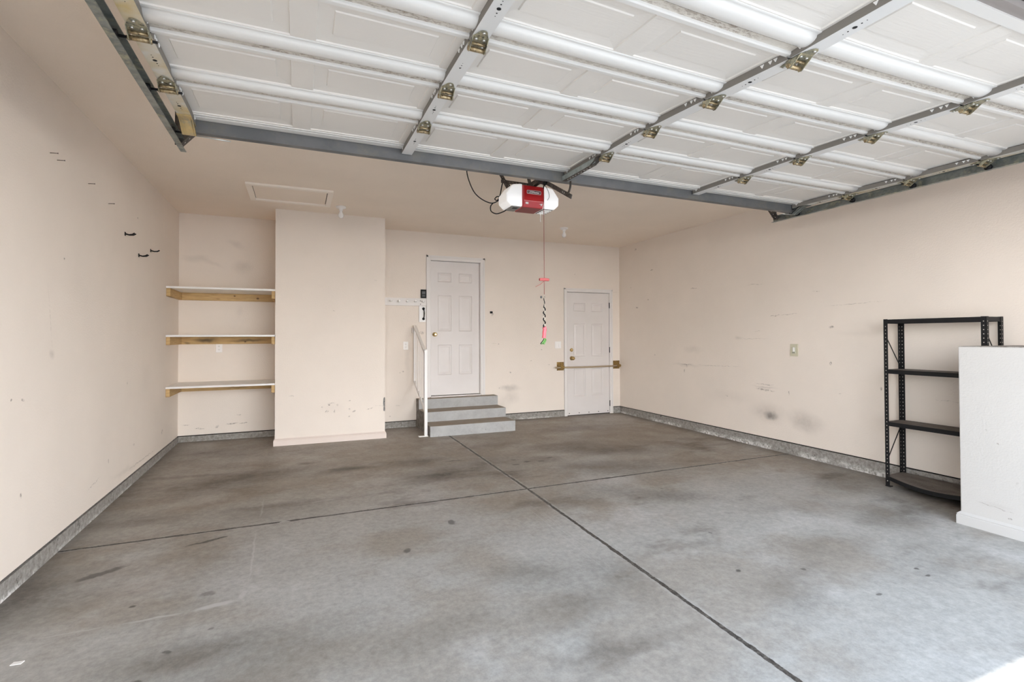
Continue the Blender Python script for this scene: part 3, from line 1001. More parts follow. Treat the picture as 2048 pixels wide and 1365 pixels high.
# barricade bar
bb = thing('door_barricade', (4.46, YB, .79), 'brass barricade bar across the side door', 'security bar')
BYY = YB-.062
for x0 in (3.853, 4.937):
    k = MB()
    k.box(x0, x0+.128, YB-.006, YB-.001, .722, .860)
    k.box(x0+.03, x0+.098, YB-.05, YB-.005, .752, .758)
    k.box(x0+.03, x0+.098, BYY-.022, BYY-.017, .752, .802)
    k.box(x0+.03, x0+.098, BYY-.02, YB-.005, .752, .758)
    br = k.build('bracket', M_BRASSD, bb, bevel=.0015, merge=False)
    for dx in (.015, .113):
        for zz in (.738, .845):
            MB().lathe([(.006, -.006), (.005, -.010), (.002, -.011)], (x0+dx, YB, zz), 'y', 8).build('bolt', M_BRASSD, br)
MB().tube([(3.800, BYY, .773), (4.45, BYY, .768), (5.052, BYY, .776)], .0135, 14).build('bar', M_BAR, bb)

# ------------------------------------------------------------------ attic hatch and ceiling lamps
ah = thing('attic_hatch', (-.07, 5.82, H), 'framed beige attic hatch in the ceiling above the chase', 'hatch')
hx0, hx1, hy0, hy1 = -.486, .335, 5.500, 6.150
a = MB()
for b in ((hx0, hx1, hy0, hy0+.055), (hx0, hx1, hy1-.055, hy1), (hx0, hx0+.055, hy0+.055, hy1-.055), (hx1-.055, hx1, hy0+.055, hy1-.055)):
    a.box(b[0], b[1], b[2], b[3], H-.024, H-.001)
a.build('frame', M_CREAM, ah, bevel=.004, merge=False)
MB().box(hx0+.06, hx1-.062, hy0+.058, hy1-.060, H-.010, H-.001).build('panel', M_CEIL, ah)
MB().box(hx0+.054, hx1-.054, hy0+.054, hy1-.054, H-.003, H-.0005).build('shade_reveal', M_SHEATH, ah)  # near-black sheet painting the shaded gap round the panel


def ceiling_lamp(x, y, lab):
    o = thing('ceiling_lamp', (x, y, H), lab, 'ceiling light', 'bare bulb lamps on the ceiling')
    MB().lathe([(.056, 0), (.057, -.012), (.050, -.020), (.028, -.026), (.022, -.040), (.021, -.052)], (x, y, H), 'z', 28).build('lamp_holder', M_PORC, o)
    MB().lathe([(.013, -.050), (.014, -.060), (.020, -.072), (.029, -.092), (.031, -.108), (.026, -.124), (.014, -.134), (.003, -.137)], (x, y, H), 'z', 24).build('bulb', M_BULB, o)
    return o


ceiling_lamp(.452, 6.150, 'white bare-bulb ceiling lamp beside the attic hatch')
ceiling_lamp(3.428, 6.172, 'white bare-bulb ceiling lamp over the floor before the side door')

# ------------------------------------------------------------------ nails and hooks on the left wall
NL = ['thin steel nail in the wall, highest of the four, nearest the opening',
      'thin steel nail angled just beneath the nail nearest the opening',
      'thin steel nail alone, midway along the row towards the niche',
      'thin steel nail, nearest of the four to the black hooks']
M_NAIL = mat('steel_nail', (.16, .13, .11), .4, .7)
for (y, z), lab in zip(((3.751, 2.362), (3.845, 2.350), (4.333, 2.346), (4.736, 2.306)), NL):
    o = MB()
    o.tube([(XL-.002, y, z), (XL+.036, y, z+.002)], .0022, 6).lathe([(.0045, .036), (.0045, .038)], (XL, y, z+.002), 'x', 8)
    tag(o.build('wall_nail', M_NAIL), lab, 'nail', 'nails high on the side wall')
HK = ['black two-prong hook on the wall, highest and nearest the opening', 'black two-prong hook on the wall, lowest of the three', 'black hook on the wall closest to the niche shelves']
for i, ((y, z), lab) in enumerate(zip(((5.138, 2.150), (5.535, 2.029), (5.927, 2.135)), HK)):
    o = thing('utility_hook', (XL, y, z), lab, 'hook', 'black hooks on the side wall')
    MB().box(XL-.001, XL+.004, y-.012, y+.012, z-.016, z+.016).build('base', M_BLACKP, o, bevel=.002)
    for sgn in ((-1, 1) if i < 2 else (1, .35)):
        MB().tube([(XL+.003, y, z), (XL+.03, y+sgn*.006, z-.007), (XL+.055, y+sgn*.016, z-.004), (XL+.072, y+sgn*.020, z+.008)], [.006, .0055, .0055, .005], 8).build('prong', M_BLACKP, o)

# ------------------------------------------------------------------ storage rack
rk = thing('storage_rack', (4.92, 2.45, fz(4.9, 2.4)), 'black metal storage rack of four shelves behind the half-height block', 'rack')
RX0, RX1, RY0, RY1 = 4.795, 5.035, 2.085, 2.812
RT = 1.418
for (x, sx_) in ((RX0, 1), (RX1, -1)):
    for (y, sy_) in ((RY0, 1), (RY1, -1)):
        zb = fz(x, y)
        b = MB()
        b.box(min(x, x+sx_*.002), max(x, x+sx_*.002), min(y, y+sy_*.034), max(y, y+sy_*.034), zb+.002, RT)
        b.box(min(x, x+sx_*.034), max(x, x+sx_*.034), min(y, y+sy_*.002), max(y, y+sy_*.002), zb+.002, RT)
        b.box(min(x-.002, x+sx_*.038), max(x+.002, x+sx_*.038), min(y-.002, y+sy_*.038), max(y+.002, y+sy_*.038), zb, zb+.006)
        b.mi = 1
        n = int((RT-zb-.05)/.0325)
        for k in range(n):
            z = zb+.05+k*.0325
            yy = y+sy_*.017
            xx = x+sx_*.017
            hs = .0033
            for e in (-.0006, .0026):
                xa = x+sx_*(e)
                b.quad((xa, yy-hs, z-hs), (xa, yy+hs, z-hs), (xa, yy+hs, z+hs), (xa, yy-hs, z+hs))
                ya = y+sy_*(e)
                b.quad((xx-hs, ya, z-hs), (xx+hs, ya, z-hs), (xx+hs, ya, z+hs), (xx-hs, ya, z+hs))
        b.build('post', [M_BLACK, mat('slot_showing_wall', (.55, .50, .45), .7) if 'slot_showing_wall' not in bpy.data.materials else bpy.data.materials['slot_showing_wall']], rk, merge=False, recalc=False)
for i, zt in enumerate((1.415, .972, .510)):
    s = MB()
    for x0, x1, y0, y1 in ((RX0+.003, RX0+.006, RY0+.003, RY1-.003), (RX1-.006, RX1-.003, RY0+.003, RY1-.003)):
        s.box(x0, x1, y0, y1, zt-.036, zt)
    for y0, y1 in ((RY0+.003, RY0+.006), (RY1-.006, RY1-.003)):
        s.box(RX0+.003, RX1-.003, y0, y1, zt-.036, zt)
    fr = s.build('shelf_frame', M_BLACK, rk, merge=False)
    MB().box(RX0+.006, RX1-.006, RY0+.006, RY1-.006, zt-.014, zt-.002).build('shelf_board', M_PART, fr)
# lowest shelf: board warped and bowed outwards
b = MB()
N = 14
rows = []
for j in range(N+1):
    y = RY0+.004+(RY1-RY0-.008)*j/N
    k = math.sin(math.pi*j/N)
    xo = RX0+.003-.045*k
    zf_ = .036-.034*k
    rows.append([(xo, y, zf_-.030), (xo, y, zf_), (xo+.10, y, .036-.012*k), (RX1-.003, y, .038), (RX1-.003, y, .018)])
for j in range(N):
    for q in range(4):
        b.quad(rows[j][q], rows[j+1][q], rows[j+1][q+1], rows[j][q+1])
b.quad(*rows[0])
b.quad(*rows[-1])
b.build('bottom_shelf', M_PART, rk)
b = MB()
for j in range(N):
    y0 = RY0+.004+(RY1-RY0-.008)*j/N
    y1 = RY0+.004+(RY1-RY0-.008)*(j+1)/N
    x0 = RX0+.001-.045*math.sin(math.pi*j/N)
    x1 = RX0+.001-.045*math.sin(math.pi*(j+1)/N)
    z0 = .036-.034*math.sin(math.pi*j/N)
    z1 = .036-.034*math.sin(math.pi*(j+1)/N)
    for dx0 in (0,):
        b.quad((x0, y0, z0-.034), (x1, y1, z1-.034), (x1, y1, z1-.001), (x0, y0, z0-.001))
        b.quad((x0-.0015, y0, z0-.034), (x1-.0015, y1, z1-.034), (x1-.0015, y1, z1-.001), (x0-.0015, y0, z0-.001))
b.build('shelf_frame', M_BLACK, rk)
for y in (RY0+.004, RY1-.004):
    MB().bar((RX0+.012, y, 1.285), (RX1-.006, y, .985), .010, .003, (0, 0, 1)).build('brace', M_BLACK, rk)
    MB().bar((RX1-.006, y, .470), (RX0+.012, y, .150), .010, .003, (0, 0, 1)).build('brace', M_BLACK, rk)

# ------------------------------------------------------------------ overhead garage door
DX0, DX1 = -.597, 4.290
DC = (DX0+DX1)/2
YJ = [3.262, 2.775, 2.318, 1.861, 1.404, .947]
ZS, ZP = 2.450, 2.483       # stile face, panel face
gd = thing('garage_door', (DC, 2.1, ZP), 'white raised-panel sectional garage door rolled up overhead', 'garage door')
SX = [DX0+.033, DX0+(DX1-DX0)*.25+.02, DC, DX0+(DX1-DX0)*.75, DX1-.033]
SW = [.033, .033, .034, .034, .033]


def section(yf, yn, first, last):
    """yf: far joint, yn: near joint"""
    b = MB()
    rects = []
    for c in range(8):
        cx = DX0+(DX1-DX0)*(c+.5)/8
        rects.append((cx-.258, cx+.258, yn+.030, yf-.145 if not first else yf-.110))
    P = lambda u, v, h: (u, v, ZP+h)
    b.sheet((DX0, DX1), (yn, yf), rects, [(0, 0), (.003, .006), (.012, .0065), (.060, .0105), (.0635, .0055)], P)
    b.quad((DX0, yn, ZP+.035), (DX1, yn, ZP+.035), (DX1, yf, ZP+.035), (DX0, yf, ZP+.035))
    for (p, q) in (((DX0, yn), (DX1, yn)), ((DX1, yn), (DX1, yf)), ((DX1, yf), (DX0, yf)), ((DX0, yf), (DX0, yn))):
        b.quad((*p, ZP), (*q, ZP), (*q, ZP+.035), (*p, ZP+.035))
    o = b.build('door_section', M_DOOR, gd)
    if not first:      # rounded band, shade-greyed dirty ledge and lip at the far joint
        b = MB()
        prof = [(yf-.142, ZP+.001), (yf-.140, ZP-.003), (yf-.131, ZP-.003)]
        for k in range(9):
            tt = math.pi*k/8
            prof.append((yf-.084-.038*math.cos(tt), ZP-.003-.021*math.sin(tt)))
        prof += [(yf-.042, ZP-.002), (yf-.042, ZP+.001)]
        b.prism(prof, 'x', DX0+.004, DX1-.004)
        for f in b.bm.faces:
            if len(f.verts) == 4:
                f.smooth = True
        bo = b.build('rounded_band', M_BAND, o)
        MB().prism([(yf-.041, ZP+.001), (yf-.041, ZP-.006), (yf-.012, ZP-.008), (yf-.012, ZP+.001)], 'x', DX0+.004, DX1-.004).build('joint_ledge', M_SHADED_LEDGE, o)
        MB().prism([(yf-.012, ZP+.001), (yf-.012, ZP-.017), (yf-.006, ZP-.020), (yf+.012, ZP-.020), (yf+.018, ZP-.014), (yf+.018, ZP+.001)], 'x', DX0+.004, DX1-.004).build('joint_lip', M_BAND, o)
    else:
        b = MB()
        for k, (dy, dz) in enumerate(((.095, .005), (.070, .008), (.045, .006))):
            b.box(DX0+.004, DX1-.004, yf-dy, yf-dy+.016, ZP-dz, ZP+.001)
        b.build('end_ridges', M_BAND, o, merge=False)
    # stiles of this section
    for si, x in enumerate(SX):
        end = si in (0, 4)
        b = MB()
        hw = SW[si]
        y0, y1 = yn+.006, yf-.008
        b.box(x-hw, x+hw, y0, y1, ZS, ZS+.003)
        b.box(x-hw, x+hw, y1-.003, y1, ZS, ZP+.001)
        b.mi = 3
        b.box(x-hw-.0005, x-hw+.003, y0, y1, ZS+.001, ZP+.001)
        b.box(x+hw-.003, x+hw+.0005, y0, y1, ZS+.001, ZP+.001)
        b.mi = 1
        ym = (y0+y1)/2-.01
        for dx, dy, r in ((0, 0, .0085), (.002, .026, .003), (-.002, -.026, .003), (.003, .045, .0018), (-.003, -.045, .0018)):
            b.lathe([(r, 0), (r, -.0008)], (x+dx, ym+dy, ZS), 'z', 10)
        b.mi = 2  # white wedges painted for sun showing through the punctures
        for dy in (.050, .075, .115, -.06):
            yy = (yn+dy) if dy > 0 else (yf+dy)
            b.prism([(yy, ZS+.028), (yy+.018, ZS+.028), (yy+.009, ZS+.014)], 'x', x-hw-.004, x-hw)
            b.prism([(yy, ZS+.028), (yy+.018, ZS+.028), (yy+.009, ZS+.014)], 'x', x+hw, x+hw+.004)
        b.build('stile', [M_STILE_E if end else M_STILE, M_HOLE, M_BRIGHT_PUNCH, M_SIDE], o, merge=False)
    return o


for k in range(5):
    section(YJ[k], YJ[k+1], k == 0, k == 4)

# hinges at the joints
for j in range(1, 5):
    yj = YJ[j]
    for si, x in enumerate(SX):
        b = MB()
        z0 = ZS-.0025
        end = si in (0, 4)
        hw = .036 if end else .033
        # near leaf with rounded tip, far leaf smaller
        ynr = yj-.098
        leaf = [(x-hw, yj-.006), (x-hw, yj-.045), (x-.013, ynr+.006), (x-.006, ynr), (x+.006, ynr), (x+.013, ynr+.006), (x+hw, yj-.045), (x+hw, yj-.006)]
        b.prism(leaf, 'z', z0-.002, z0)
        fl = [(x-hw+.008, yj+.010), (x+hw-.008, yj+.010), (x+hw-.012, yj+.022), (x+.012, yj+.058), (x-.012, yj+.058), (x-hw+.012, yj+.022)]
        b.prism(fl, 'z', z0-.002, z0)
        # side ears down to the barrel
        for s_ in (-1, 1):
            xa, xb = sorted((x+s_*hw, x+s_*(hw-.0025)))
            b.prism([(yj-.055, z0), (yj-.030, z0-.020), (yj-.006, z0-.036), (yj+.008, z0-.034), (yj+.014, z0-.020), (yj+.012, z0)], 'x', xa, xb)
        h = b.build('hinge', M_HINGE, gd, merge=False)
        b = MB()
        b.tube([(x-hw-.004, yj+.001, z0-.024), (x+hw+.004, yj+.001, z0-.024)], .0095, 12)
        b.tube([(x-hw+.004, yj-.020, z0-.012), (x+hw-.004, yj-.020, z0-.012)], .006, 8)
        b.build('barrel', M_HINGE2, h, merge=False)
        for dx, dy in ((0, -.086), (-.016, -.040), (.016, -.040), (0, .046)):
            MB().lathe([(.0065, -.002), (.006, -.007), (.003, -.008)], (x+dx, yj+dy, z0), 'z', 6).build('bolt', M_BOLT, h, merge=False)
        if end:
            s_ = -1 if si == 0 else 1
            b = MB()
            xt = (-.645 if si == 0 else 4.338)
            b.tube([(x-s_*(hw+.02), yj+.001, z0-.024), (xt, yj+.001, z0-.024)], .0055, 10)
            b.lathe([(.008, -.012), (.021, -.009), (.021, .009), (.008, .012)], (xt, yj+.001, z0-.024), 'x', 18)
            b.build('roller', M_BLACK, h, merge=False)

# top brackets with rollers
for si, s_ in ((0, -1), (4, 1)):
    x = SX[si]
    xt = -.645 if si == 0 else 4.338
    b = MB()
    hw = .033
    b.box(x-hw, x+hw, 3.112, 3.262, ZS-.006, ZS-.001)
    b.prism([(3.187, ZS-.006), (3.262, ZS-.056), (3.277, ZS-.056), (3.277, ZS-.048), (3.197, ZS-.001)], 'x', x-hw, x+hw)
    for dx in (-hw, -.5*hw, .55*hw, hw-.004):
        b.prism([(3.127, ZS-.001), (3.177, ZS-.012), (3.259, ZS-.060), (3.272, ZS-.056), (3.197, ZS-.001)], 'x', x+dx, x+dx+.004)
    tb = b.build('top_bracket', M_BRKT if si == 0 else M_TRACK, gd, merge=False)
    b = MB()
    b.tube([(x-s_*.02, 3.289, ZS-.045), (xt, 3.289, ZS-.038)], .0055, 10)
    b.lathe([(.008, -.012), (.021, -.009), (.021, .009), (.008, .012)], (xt, 3.289, ZS-.036), 'x', 18)
    b.build('roller', M_BLACK, tb, merge=False)
    b = MB()
    b.tube([(x+.03, 3.293, ZS-.048), (x+.20 if si == 0 else x-.12, 3.289, ZS-.056)], .004, 8)
    b.build('roller_stem', M_BOLT, tb)

# stiffening strut across the far edge
b = MB()
xa, xb = DX0+.03, DX1-.002
b.box(xa, xb, 3.265, 3.2675, ZS-.039, ZP+.012)
b.box(xa, xb, 3.265, 3.302, ZP+.010, ZP+.012)
b.box(xa, xb, 3.265, 3.302, ZS-.040, ZS-.038)
b.box(xa, xb, 3.257, 3.265, ZS-.040, ZS-.037)
b.box(xa, xb, 3.3005, 3.302, ZS-.040, ZS-.023)
b.build('strut', M_STRUT, gd, merge=False)
b = MB().box(DX0, DX1, YJ[5]-.012, YJ[5]+.030, ZP-.012, ZP+.035)
b.build('bottom_retainer', M_BAND, gd)
b = MB().prism([(YJ[5]-.012, ZP+.034), (YJ[5]-.012, ZP-.006), (YJ[5]-.050, ZP-.010), (YJ[5]-.062, ZP+.010), (YJ[5]-.055, ZP+.034)], 'x', DX0, DX1)
b.build('bottom_seal', M_SEAL, gd)
b = MB().prism([(YJ[5]-.058, ZP+.034), (YJ[5]-.062, ZP+.004), (YJ[5]-.080, ZP-.004), (YJ[5]-.100, ZP+.008), (YJ[5]-.098, ZP+.034)], 'x', DX0, DX1)
b.build('seal_bead', M_SEALD, gd)

# perforated opener bracket down the centre stile
b = MB()
bx = DC-.046
b.box(bx-.002, bx, 2.815, 3.289, ZS-.034, ZS+.001)
b.box(bx, bx+.040, 2.815, 3.289, ZS-.003, ZS-.001)
ob = b.build('opener_bracket', M_OPBR, gd, merge=False)
b = MB()
b.box(bx-.003, bx+.030, 2.845, 3.289, ZS-.038, ZS-.035)
b.prism([(2.77, ZS-.003), (2.82, ZS-.030), (2.875, ZS-.038), (2.875, ZS-.034), (2.83, ZS-.020), (2.81, ZS-.003)], 'x', bx-.005, bx+.030)
b.mi = 1
for k in range(9):
    b.lathe([(.0042, 0), (.0042, -.0006)], (bx+.013, 2.90+k*.038, ZS-.0382), 'z', 8)
b.build('perforated_flange', [M_TRACK_D, M_BRIGHT_PUNCH], ob, merge=False)


# the tracks rise a little towards the house; the nearer, unbraced half of the wide door sags at mid-span
def sag(x, y):
    return -.014*max(0, (y-2.32)/.93) + .062*min(1, max(0, (2.25-y)/.85))*math.sin(math.pi*min(1, max(0, (x-DX0)/(DX1-DX0))))**2


def walk(o):
    yield o
    for c in o.children:
        yield from walk(c)


for o in list(walk(gd)):
    if o.type != 'MESH':
        continue
    base = wloc(o)
    bm = bmesh.new()
    bm.from_mesh(o.data)
    xs = [v.co.x for v in bm.verts]
    if max(xs)-min(xs) > 1.0:
        for k in range(1, 24):
            xx = DX0+(DX1-DX0)*k/24-base.x
            bmesh.ops.bisect_plane(bm, geom=bm.verts[:]+bm.edges[:]+bm.faces[:], plane_co=(xx, 0, 0), plane_no=(1, 0, 0))
    for v in bm.verts:
        p = v.co+base
        v.co.z -= sag(p.x, p.y)
    bm.to_mesh(o.data)
    bm.free()

# ------------------------------------------------------------------ tracks
def track(x, sgn, lab):
    """C-channel opening towards the door; sgn: direction from the track to the door"""
    o = thing('door_track', (x, 3.0, 2.44), lab, 'door track', 'garage door tracks')
    path = [(.545, fz(x, .5) if sgn > 0 else HT+.02), (.545, 2.045)]
    R = .385
    for k in range(1, 9):
        an = math.pi/2*k/8
        path.append((.545+R-R*math.cos(an), 2.045+R*math.sin(an)))
    path.append((3.560, 2.430))
    # profile: (offset towards the door, offset across)
    prof = [(.016, -.026), (.016, -.029), (-.014, -.029), (-.017, -.024), (-.017, .024), (-.014, .029), (.016, .029), (.016, .026), (-.012, .026), (-.0145, .022), (-.0145, -.022), (-.012, -.026)]
    b = MB()
    rings = []
    for i, (y, z) in enumerate(path):
        a0 = path[max(i-1, 0)]
        a1 = path[min(i+1, len(path)-1)]
        d = Vector((a1[0]-a0[0], a1[1]-a0[1])).normalized()
        n = Vector((-d.y, d.x))
        rings.append([b.bm.verts.new((x+sgn*p, y+n.x*q, z+n.y*q)) for p, q in prof])
    for i in range(len(rings)-1):
        for k in range(len(prof)):
            b._f([rings[i][k], rings[i][(k+1) % len(prof)], rings[i+1][(k+1) % len(prof)], rings[i+1][k]])
    b._f(rings[0])
    b._f(rings[-1])
    b.build('channel', M_TRACK, o, merge=False)
    # stiffening angle along the outside of the nearer half
    xo = x-sgn*.018
    b = MB()
    b.box(min(xo, xo-sgn*.003), max(xo, xo-sgn*.003), .95, 2.42, 2.425, 2.490)
    b.box(min(xo, xo-sgn*.032), max(xo, xo-sgn*.032), .95, 2.42, 2.487, 2.490)
    b.build('stiffening_angle', M_TRACK, o, merge=False)
    # hanger at the far end: upright and brace of punched angle, up to the ceiling
    def punched(name, p0, p1, wd, side, holes=9):
        c = MB()
        c.bar(p0, p1, wd, .003, side)
        sd = Vector(side).normalized()
        nr = (Vector(p1)-Vector(p0)).normalized().cross(sd).normalized()
        c.bar(Vector(p0)-sd*wd/2+nr*.015, Vector(p1)-sd*wd/2+nr*.015, .003, .032, side)
        c.mi = 1
        d = Vector(p1)-Vector(p0)
        for k in range(holes):
            m_ = Vector(p0)+d*((k+.5)/holes)
            for e in (-1, 1):
                q = m_+nr*e*.0019
                dd = d.normalized()
                r = .004
                c.quad(q-sd*r-dd*r, q+sd*r-dd*r, q+sd*r+dd*r, q-sd*r+dd*r)
        return c.build(name, [M_TRACK_D, M_LABEL], o, merge=False, recalc=False)
    punched('hanger', (x-sgn*.005, 3.535, 2.425), (x-sgn*.005, 3.535, H-.002), .035, (0, 1, 0), 11)
    punched('brace', (x+sgn*.005, 3.510, 2.430), (x+sgn*.27, 3.560, H-.030), .060, (0, 1, 0), 12)
    punched('ceiling_angle', (x-sgn*.03, 3.54, H-.018), (x+sgn*.30, 3.54, H-.018), .034, (0, 0, 1), 9)
    return o


track(-.645, 1, 'galvanised overhead door track near the wall with nails and hooks')
track(4.338, -1, 'galvanised overhead door track near the wall with the storage rack')

# ------------------------------------------------------------------ opener
op = thing('garage_door_opener', (DC, 3.96, 2.38), 'red and white garage door opener hanging from the ceiling', 'door opener')
oz = 2.380
oy0, oy1 = 3.860, 4.050
lensp = [(.100, oz), (.205, oz), (.247, oz+.038), (.248, oz+.104), (.190, oz+.182), (.100, oz+.196)]
for s_ in (-1, 1):
    b = MB().prism([(DC+s_*p, z) for p, z in lensp], 'y', oy0, oy1)
    lo = b.build('light_lens', M_LENS, op, bevel=.012)
    b = MB()
    xa, xb = sorted((DC+s_*.105, DC+s_*.195))
    b.box(xa, xb, oy0+.012, oy1-.012, oz-.004, oz+.002)
    b.mi = 1
    if s_ > 0:
        for k in range(4):
            b.box(xa+.008, xb-.008, oy0+.028+k*.040, oy0+.048+k*.040, oz-.0055, oz-.003)
    else:
        b.box(xa+.03, xb-.02, oy0+.05, oy0+.085, oz-.006, oz-.003)
    b.build('vent', [M_VENT, M_LENS if s_ > 0 else M_BLACK], lo, merge=False)
b = MB()
b.prism([(oy0-.012, oz+.178), (oy0-.014, oz+.052), (oy0+.006, oz-.002), (oy1, oz-.002), (oy1, oz+.190), (oy0+.02, oz+.190)], 'x', DC-.092, DC+.092)
case = b.build('red_case', M_RED, op, bevel=.003)
MB().box(DC-.090, DC+.090, oy0+.012, oy1-.002, oz-.004, oz-.0015).build('underside', M_REDU, op)
MB().box(DC-.092, DC+.092, oy0-.0155, oy0-.0125, oz+.049, oz+.052).build('seam', mat('pale_red_seam', (.75, .35, .35), .5), case)
b = MB()
b.prism([(DC-.062, oz+.110), (DC+.062, oz+.110), (DC+.066, oz+.114), (DC+.066, oz+.137), (DC+.062, oz+.141), (DC-.062, oz+.141), (DC-.066, oz+.137), (DC-.066, oz+.114)], 'y', oy0-.0155, oy0-.0130)
pl = b.build('name_plate', M_LABEL, case)
MB().box(DC-.062, DC+.062, oy0-.0162, oy0-.0152, oz+.1135, oz+.1375).build('plate_field', mat('dark_red_field', (.07, .008, .01), .5), pl)
tcv = bpy.data.curves.new('lettering', 'FONT')
tcv.body = 'LiftMaster'
tcv.size = .0255
tcv.align_x = 'CENTER'
tcv.align_y = 'CENTER'
tcv.extrude = .0006
tcv.offset = .0006
to = bpy.data.objects.new('tmp_text', tcv)
COL.objects.link(to)
dg = bpy.context.evaluated_depsgraph_get()
tme = bpy.data.meshes.new_from_object(to.evaluated_get(dg))
bpy.data.objects.remove(to)
tme.materials.clear()
tme.materials.append(M_LABEL)
lt = bpy.data.objects.new('lettering', tme)
COL.objects.link(lt)
lt.parent = pl
lt.rotation_euler = (math.radians(90), 0, 0)
lt.location = Vector((DC, oy0-.0168, oz+.1255)) - wloc(pl)
MB().box(DC-.078, DC-.052, oy0-.0125, oy0-.0095, oz+.022, oz+.038).build('small_label', M_LABEL, case)
MB().prism([(DC+.050, oz+.030), (DC+.082, oz+.038), (DC+.076, oz+.022), (DC+.068, oz+.012), (DC+.064, oz+.026)], 'y', oy0-.0125, oy0-.0095).build('small_label', M_LABEL, case)
# rail, trolley, arms
b = MB().box(DC-.019, DC-.016, .52, oy0+.06, 2.556, 2.596).box(DC+.016, DC+.019, .52, oy0+.06, 2.556, 2.596).box(DC-.019, DC+.019, .52, oy0+.06, 2.593, 2.596)
b.build('rail', M_TRACK_D, op, merge=False)
MB().box(DC-.028, DC+.028, 3.56, 3.71, 2.538, 2.578).box(DC-.010, DC+.010, 3.60, 3.66, 2.513, 2.540).build('trolley', M_BLACK, op, merge=False)
b = MB()
b.bar((DC+.004, 3.648, 2.540), (DC+.004, 3.215, 2.305), .032, .006, (0, -.4755, .88))
b.mi = 1
for k in (.18, .24, .30):
    p = Vector((DC, 3.215, 2.305)).lerp(Vector((DC, 3.648, 2.540)), k)
    b.lathe([(.005, 0), (.005, -.0008)], (DC+.0005, p.y, p.z), 'x', 8)
b.build('straight_arm', [M_TRACK_D, M_BRIGHT_PUNCH], op, merge=False)
b = MB()
arc = [(3.212, 2.420), (3.213, 2.405), (3.218, 2.380), (3.230, 2.358), (3.250, 2.342), (3.280, 2.338)]
for i in range(len(arc)-1):
    d = (Vector((0, arc[i+1][0]-arc[i][0], arc[i+1][1]-arc[i][1]))).normalized()
    b.bar((DC-.004, *arc[i]), Vector((DC-.004, *arc[i+1]))+d*.003, .022, .006, (0, -d.z, d.y))
b.build('curved_arm', M_TRACK_D, op, merge=False)
# hanging angles
b = MB()
b.bar((DC-.280, 4.06, H-.002), (DC-.130, 4.055, 2.545), .032, .003, (1, 0, .6))
b.bar((DC-.215, 4.065, 2.640), (DC+.075, 4.065, 2.636), .030, .003, (0, 0, 1))
b.bar((DC+.025, 4.06, H-.002), (DC+.075, 4.055, 2.580), .032, .003, (1, 0, .2))
b.bar((DC-.12, 4.06, 2.575), (DC+.12, 4.06, 2.58), .032, .003, (0, 0, 1))
b.mi = 1
for (p0, p1, n_) in (((DC-.280, 4.06, H), (DC-.130, 4.055, 2.545), 9), ((DC-.215, 4.065, 2.640), (DC+.075, 4.065, 2.636), 9)):
    for k in range(n_):
        q = Vector(p0).lerp(Vector(p1), (k+.5)/n_)
        b.lathe([(.004, -.002), (.004, -.0028)], (q.x, q.y, q.z), 'y', 8)
b.build('hanging_bracket', [M_TRACK_D, mat('hole_showing_ceiling', (.30, .25, .20), .8)], op, merge=False)


def smooth_path(pts, n=6):
    out = []
    P = [Vector(p) for p in pts]
    for i in range(len(P)-1):
        p0 = P[max(i-1, 0)]
        p1, p2 = P[i], P[i+1]
        p3 = P[min(i+2, len(P)-1)]
        for k in range(n):
            s = k/n
            out.append(.5*((2*p1)+(-p0+p2)*s+(2*p0-5*p1+4*p2-p3)*s*s+(-p0+3*p1-3*p2+p3)*s**3))
    out.append(P[-1])
    return out


cy_ = 4.10
b = MB()
b.tube(smooth_path([(1.350, cy_, H-.002), (1.328, cy_, 2.709), (1.350, cy_, 2.615), (1.399, cy_, 2.522), (1.473, cy_, 2.468), (1.556, cy_, 2.447),
                    (1.610, cy_-.02, 2.470), (1.622, cy_-.02, 2.500), (1.603, cy_-.01, 2.507), (1.586, cy_, 2.486), (1.610, cy_, 2.478), (1.635, cy_, 2.522), (1.660, cy_, 2.635), (1.689, cy_, 2.665), (1.718, cy_, 2.635), (1.743, cy_-.05, 2.556)]), .0048, 8)
b.tube(smooth_path([(1.571, cy_, 2.450), (1.547, cy_, 2.419), (1.552, cy_, 2.375), (1.591, cy_-.03, 2.350), (1.642, cy_-.08, 2.365), (1.660, cy_-.09, 2.382)]), .0048, 8)
b.build('power_cord', M_BLACKP, op, merge=False)
MB().tube(smooth_path([(DC+.145, oy1-.03, 2.378), (DC+.148, oy1-.03, 2.350), (DC+.144, oy1-.03, 2.322), (DC+.150, oy1-.03, 2.300)]), .0022, 6).build('antenna_wire', M_PORC, op)

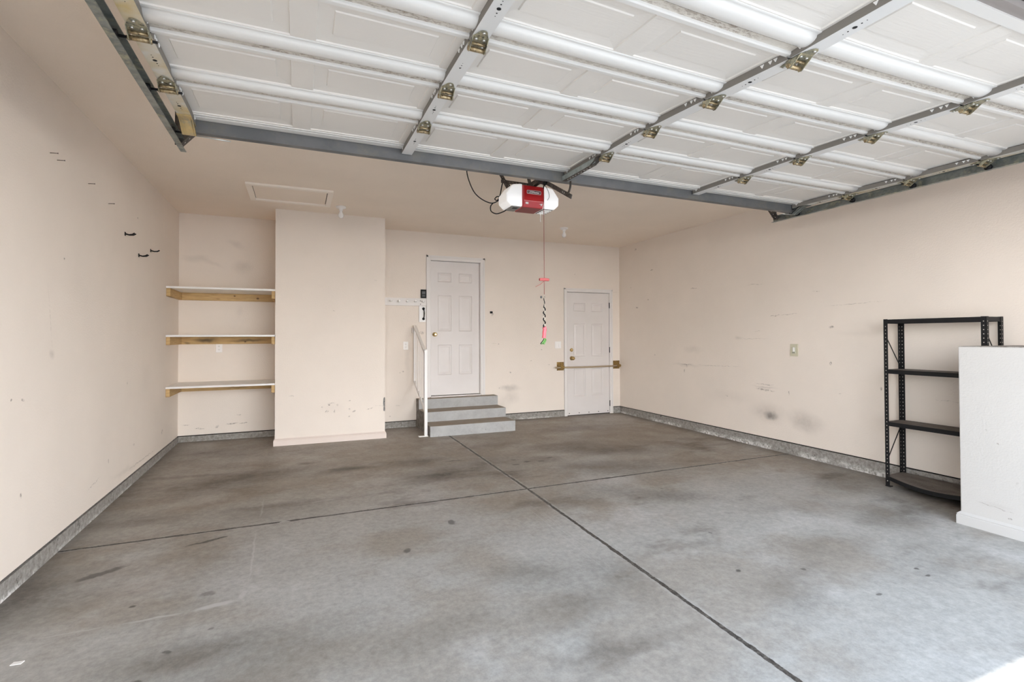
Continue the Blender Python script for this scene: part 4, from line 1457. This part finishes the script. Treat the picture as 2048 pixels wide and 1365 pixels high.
# release cord hanging from the trolley
rx, ry = 1.833, 3.634
rc = thing('release_cord', (rx, ry, 2.513), 'red release cord with a T handle and a roped pink and green charm', 'cord')
b = MB()
b.tube([(rx, ry, 2.513), (rx, ry, 2.085), (rx, ry, 1.737), (rx, ry, 1.616)], .0028, 8)
b.build('cord', M_CORDR, rc)
MB().tube(smooth_path([(rx+.004, ry-.004, 2.513), (rx+.035, ry-.004, 2.468), (rx+.048, ry-.004, 2.419), (rx+.030, ry-.004, 2.385)]), .002, 6).build('loose_wire', M_BLACK, rc)
MB().tube(smooth_path([(rx+.006, ry, 2.537), (rx+.012, ry-.012, 2.517), (rx-.004, ry-.014, 2.498), (rx-.004, ry, 2.478)]), .005, 8).build('hook', M_BLACK, rc)
MB().prism([(rx-.042, 1.726), (rx+.042, 1.726), (rx+.044, 1.737), (rx+.042, 1.747), (rx, 1.750), (rx-.042, 1.747), (rx-.044, 1.737)], 'y', ry-.010, ry+.010).build('handle', M_HANDLE, rc, bevel=.003)
MB().tube([(rx, ry-.004, 1.725), (rx-.04, ry-.006, 1.695), (rx-.080, ry-.006, 1.675)], .0020, 6).build('tag_string', M_HANDLE, rc)
MB().lathe([(.004, -.008), (.010, -.004), (.010, .004), (.004, .008)], (rx-.028, ry, 1.594), 'x', 12).build('bead', M_GREY, rc)
b = MB()
for ph in (0, math.pi):
    pts = []
    for k in range(49):
        z = 1.599-.255*k/48
        tt = k*.62+ph
        rad_ = .003 if k < 16 else .008
        pts.append((rx+rad_*math.cos(tt), ry+rad_*math.sin(tt), z))
    b.mi = 0 if ph == 0 else 1
    b.tube(pts, ([.0035]*16+[.0052]*33) if ph == 0 else ([.0022]*16+[.0040]*33), 6)
b.build('rope', [M_BLACK, mat('white_strand', (.62, .57, .48), .8)], rc, merge=False)
b = MB()
b.tube(smooth_path([(rx-.004, ry, 1.351), (rx+.004, ry, 1.334), (rx-.001, ry, 1.309), (rx-.002, ry, 1.285), (rx-.006, ry, 1.262)]), .0155, 10)
b.build('ribbon', M_PINK, rc)
b = MB()
for k in range(7):
    a_ = (k-3)*.16
    b.mi = 0 if k % 3 else 1
    b.tube(smooth_path([(rx-.002, ry, 1.265), (rx+.010*math.sin(a_*3)+.004, ry+.006*math.cos(k*2), 1.246), (rx-.018+a_*.035, ry+.006*math.sin(k), 1.215-.002*(k % 3))]), [.004]*13, 6)
b.build('tassel', [M_GREEN, M_BLACK], rc, merge=False)

# ------------------------------------------------------------------ scrap on the slab
b = MB().prism([(-1.055, 2.640), (-1.020, 2.636), (-1.014, 2.655), (-1.050, 2.660)], 'z', fz(-1.03, 2.65)-.001, fz(-1.03, 2.65)+.003)
tag(b.build('paper_scrap', M_WHITE2), 'tiny white scrap lying on the slab near the wall with nails', 'scrap')
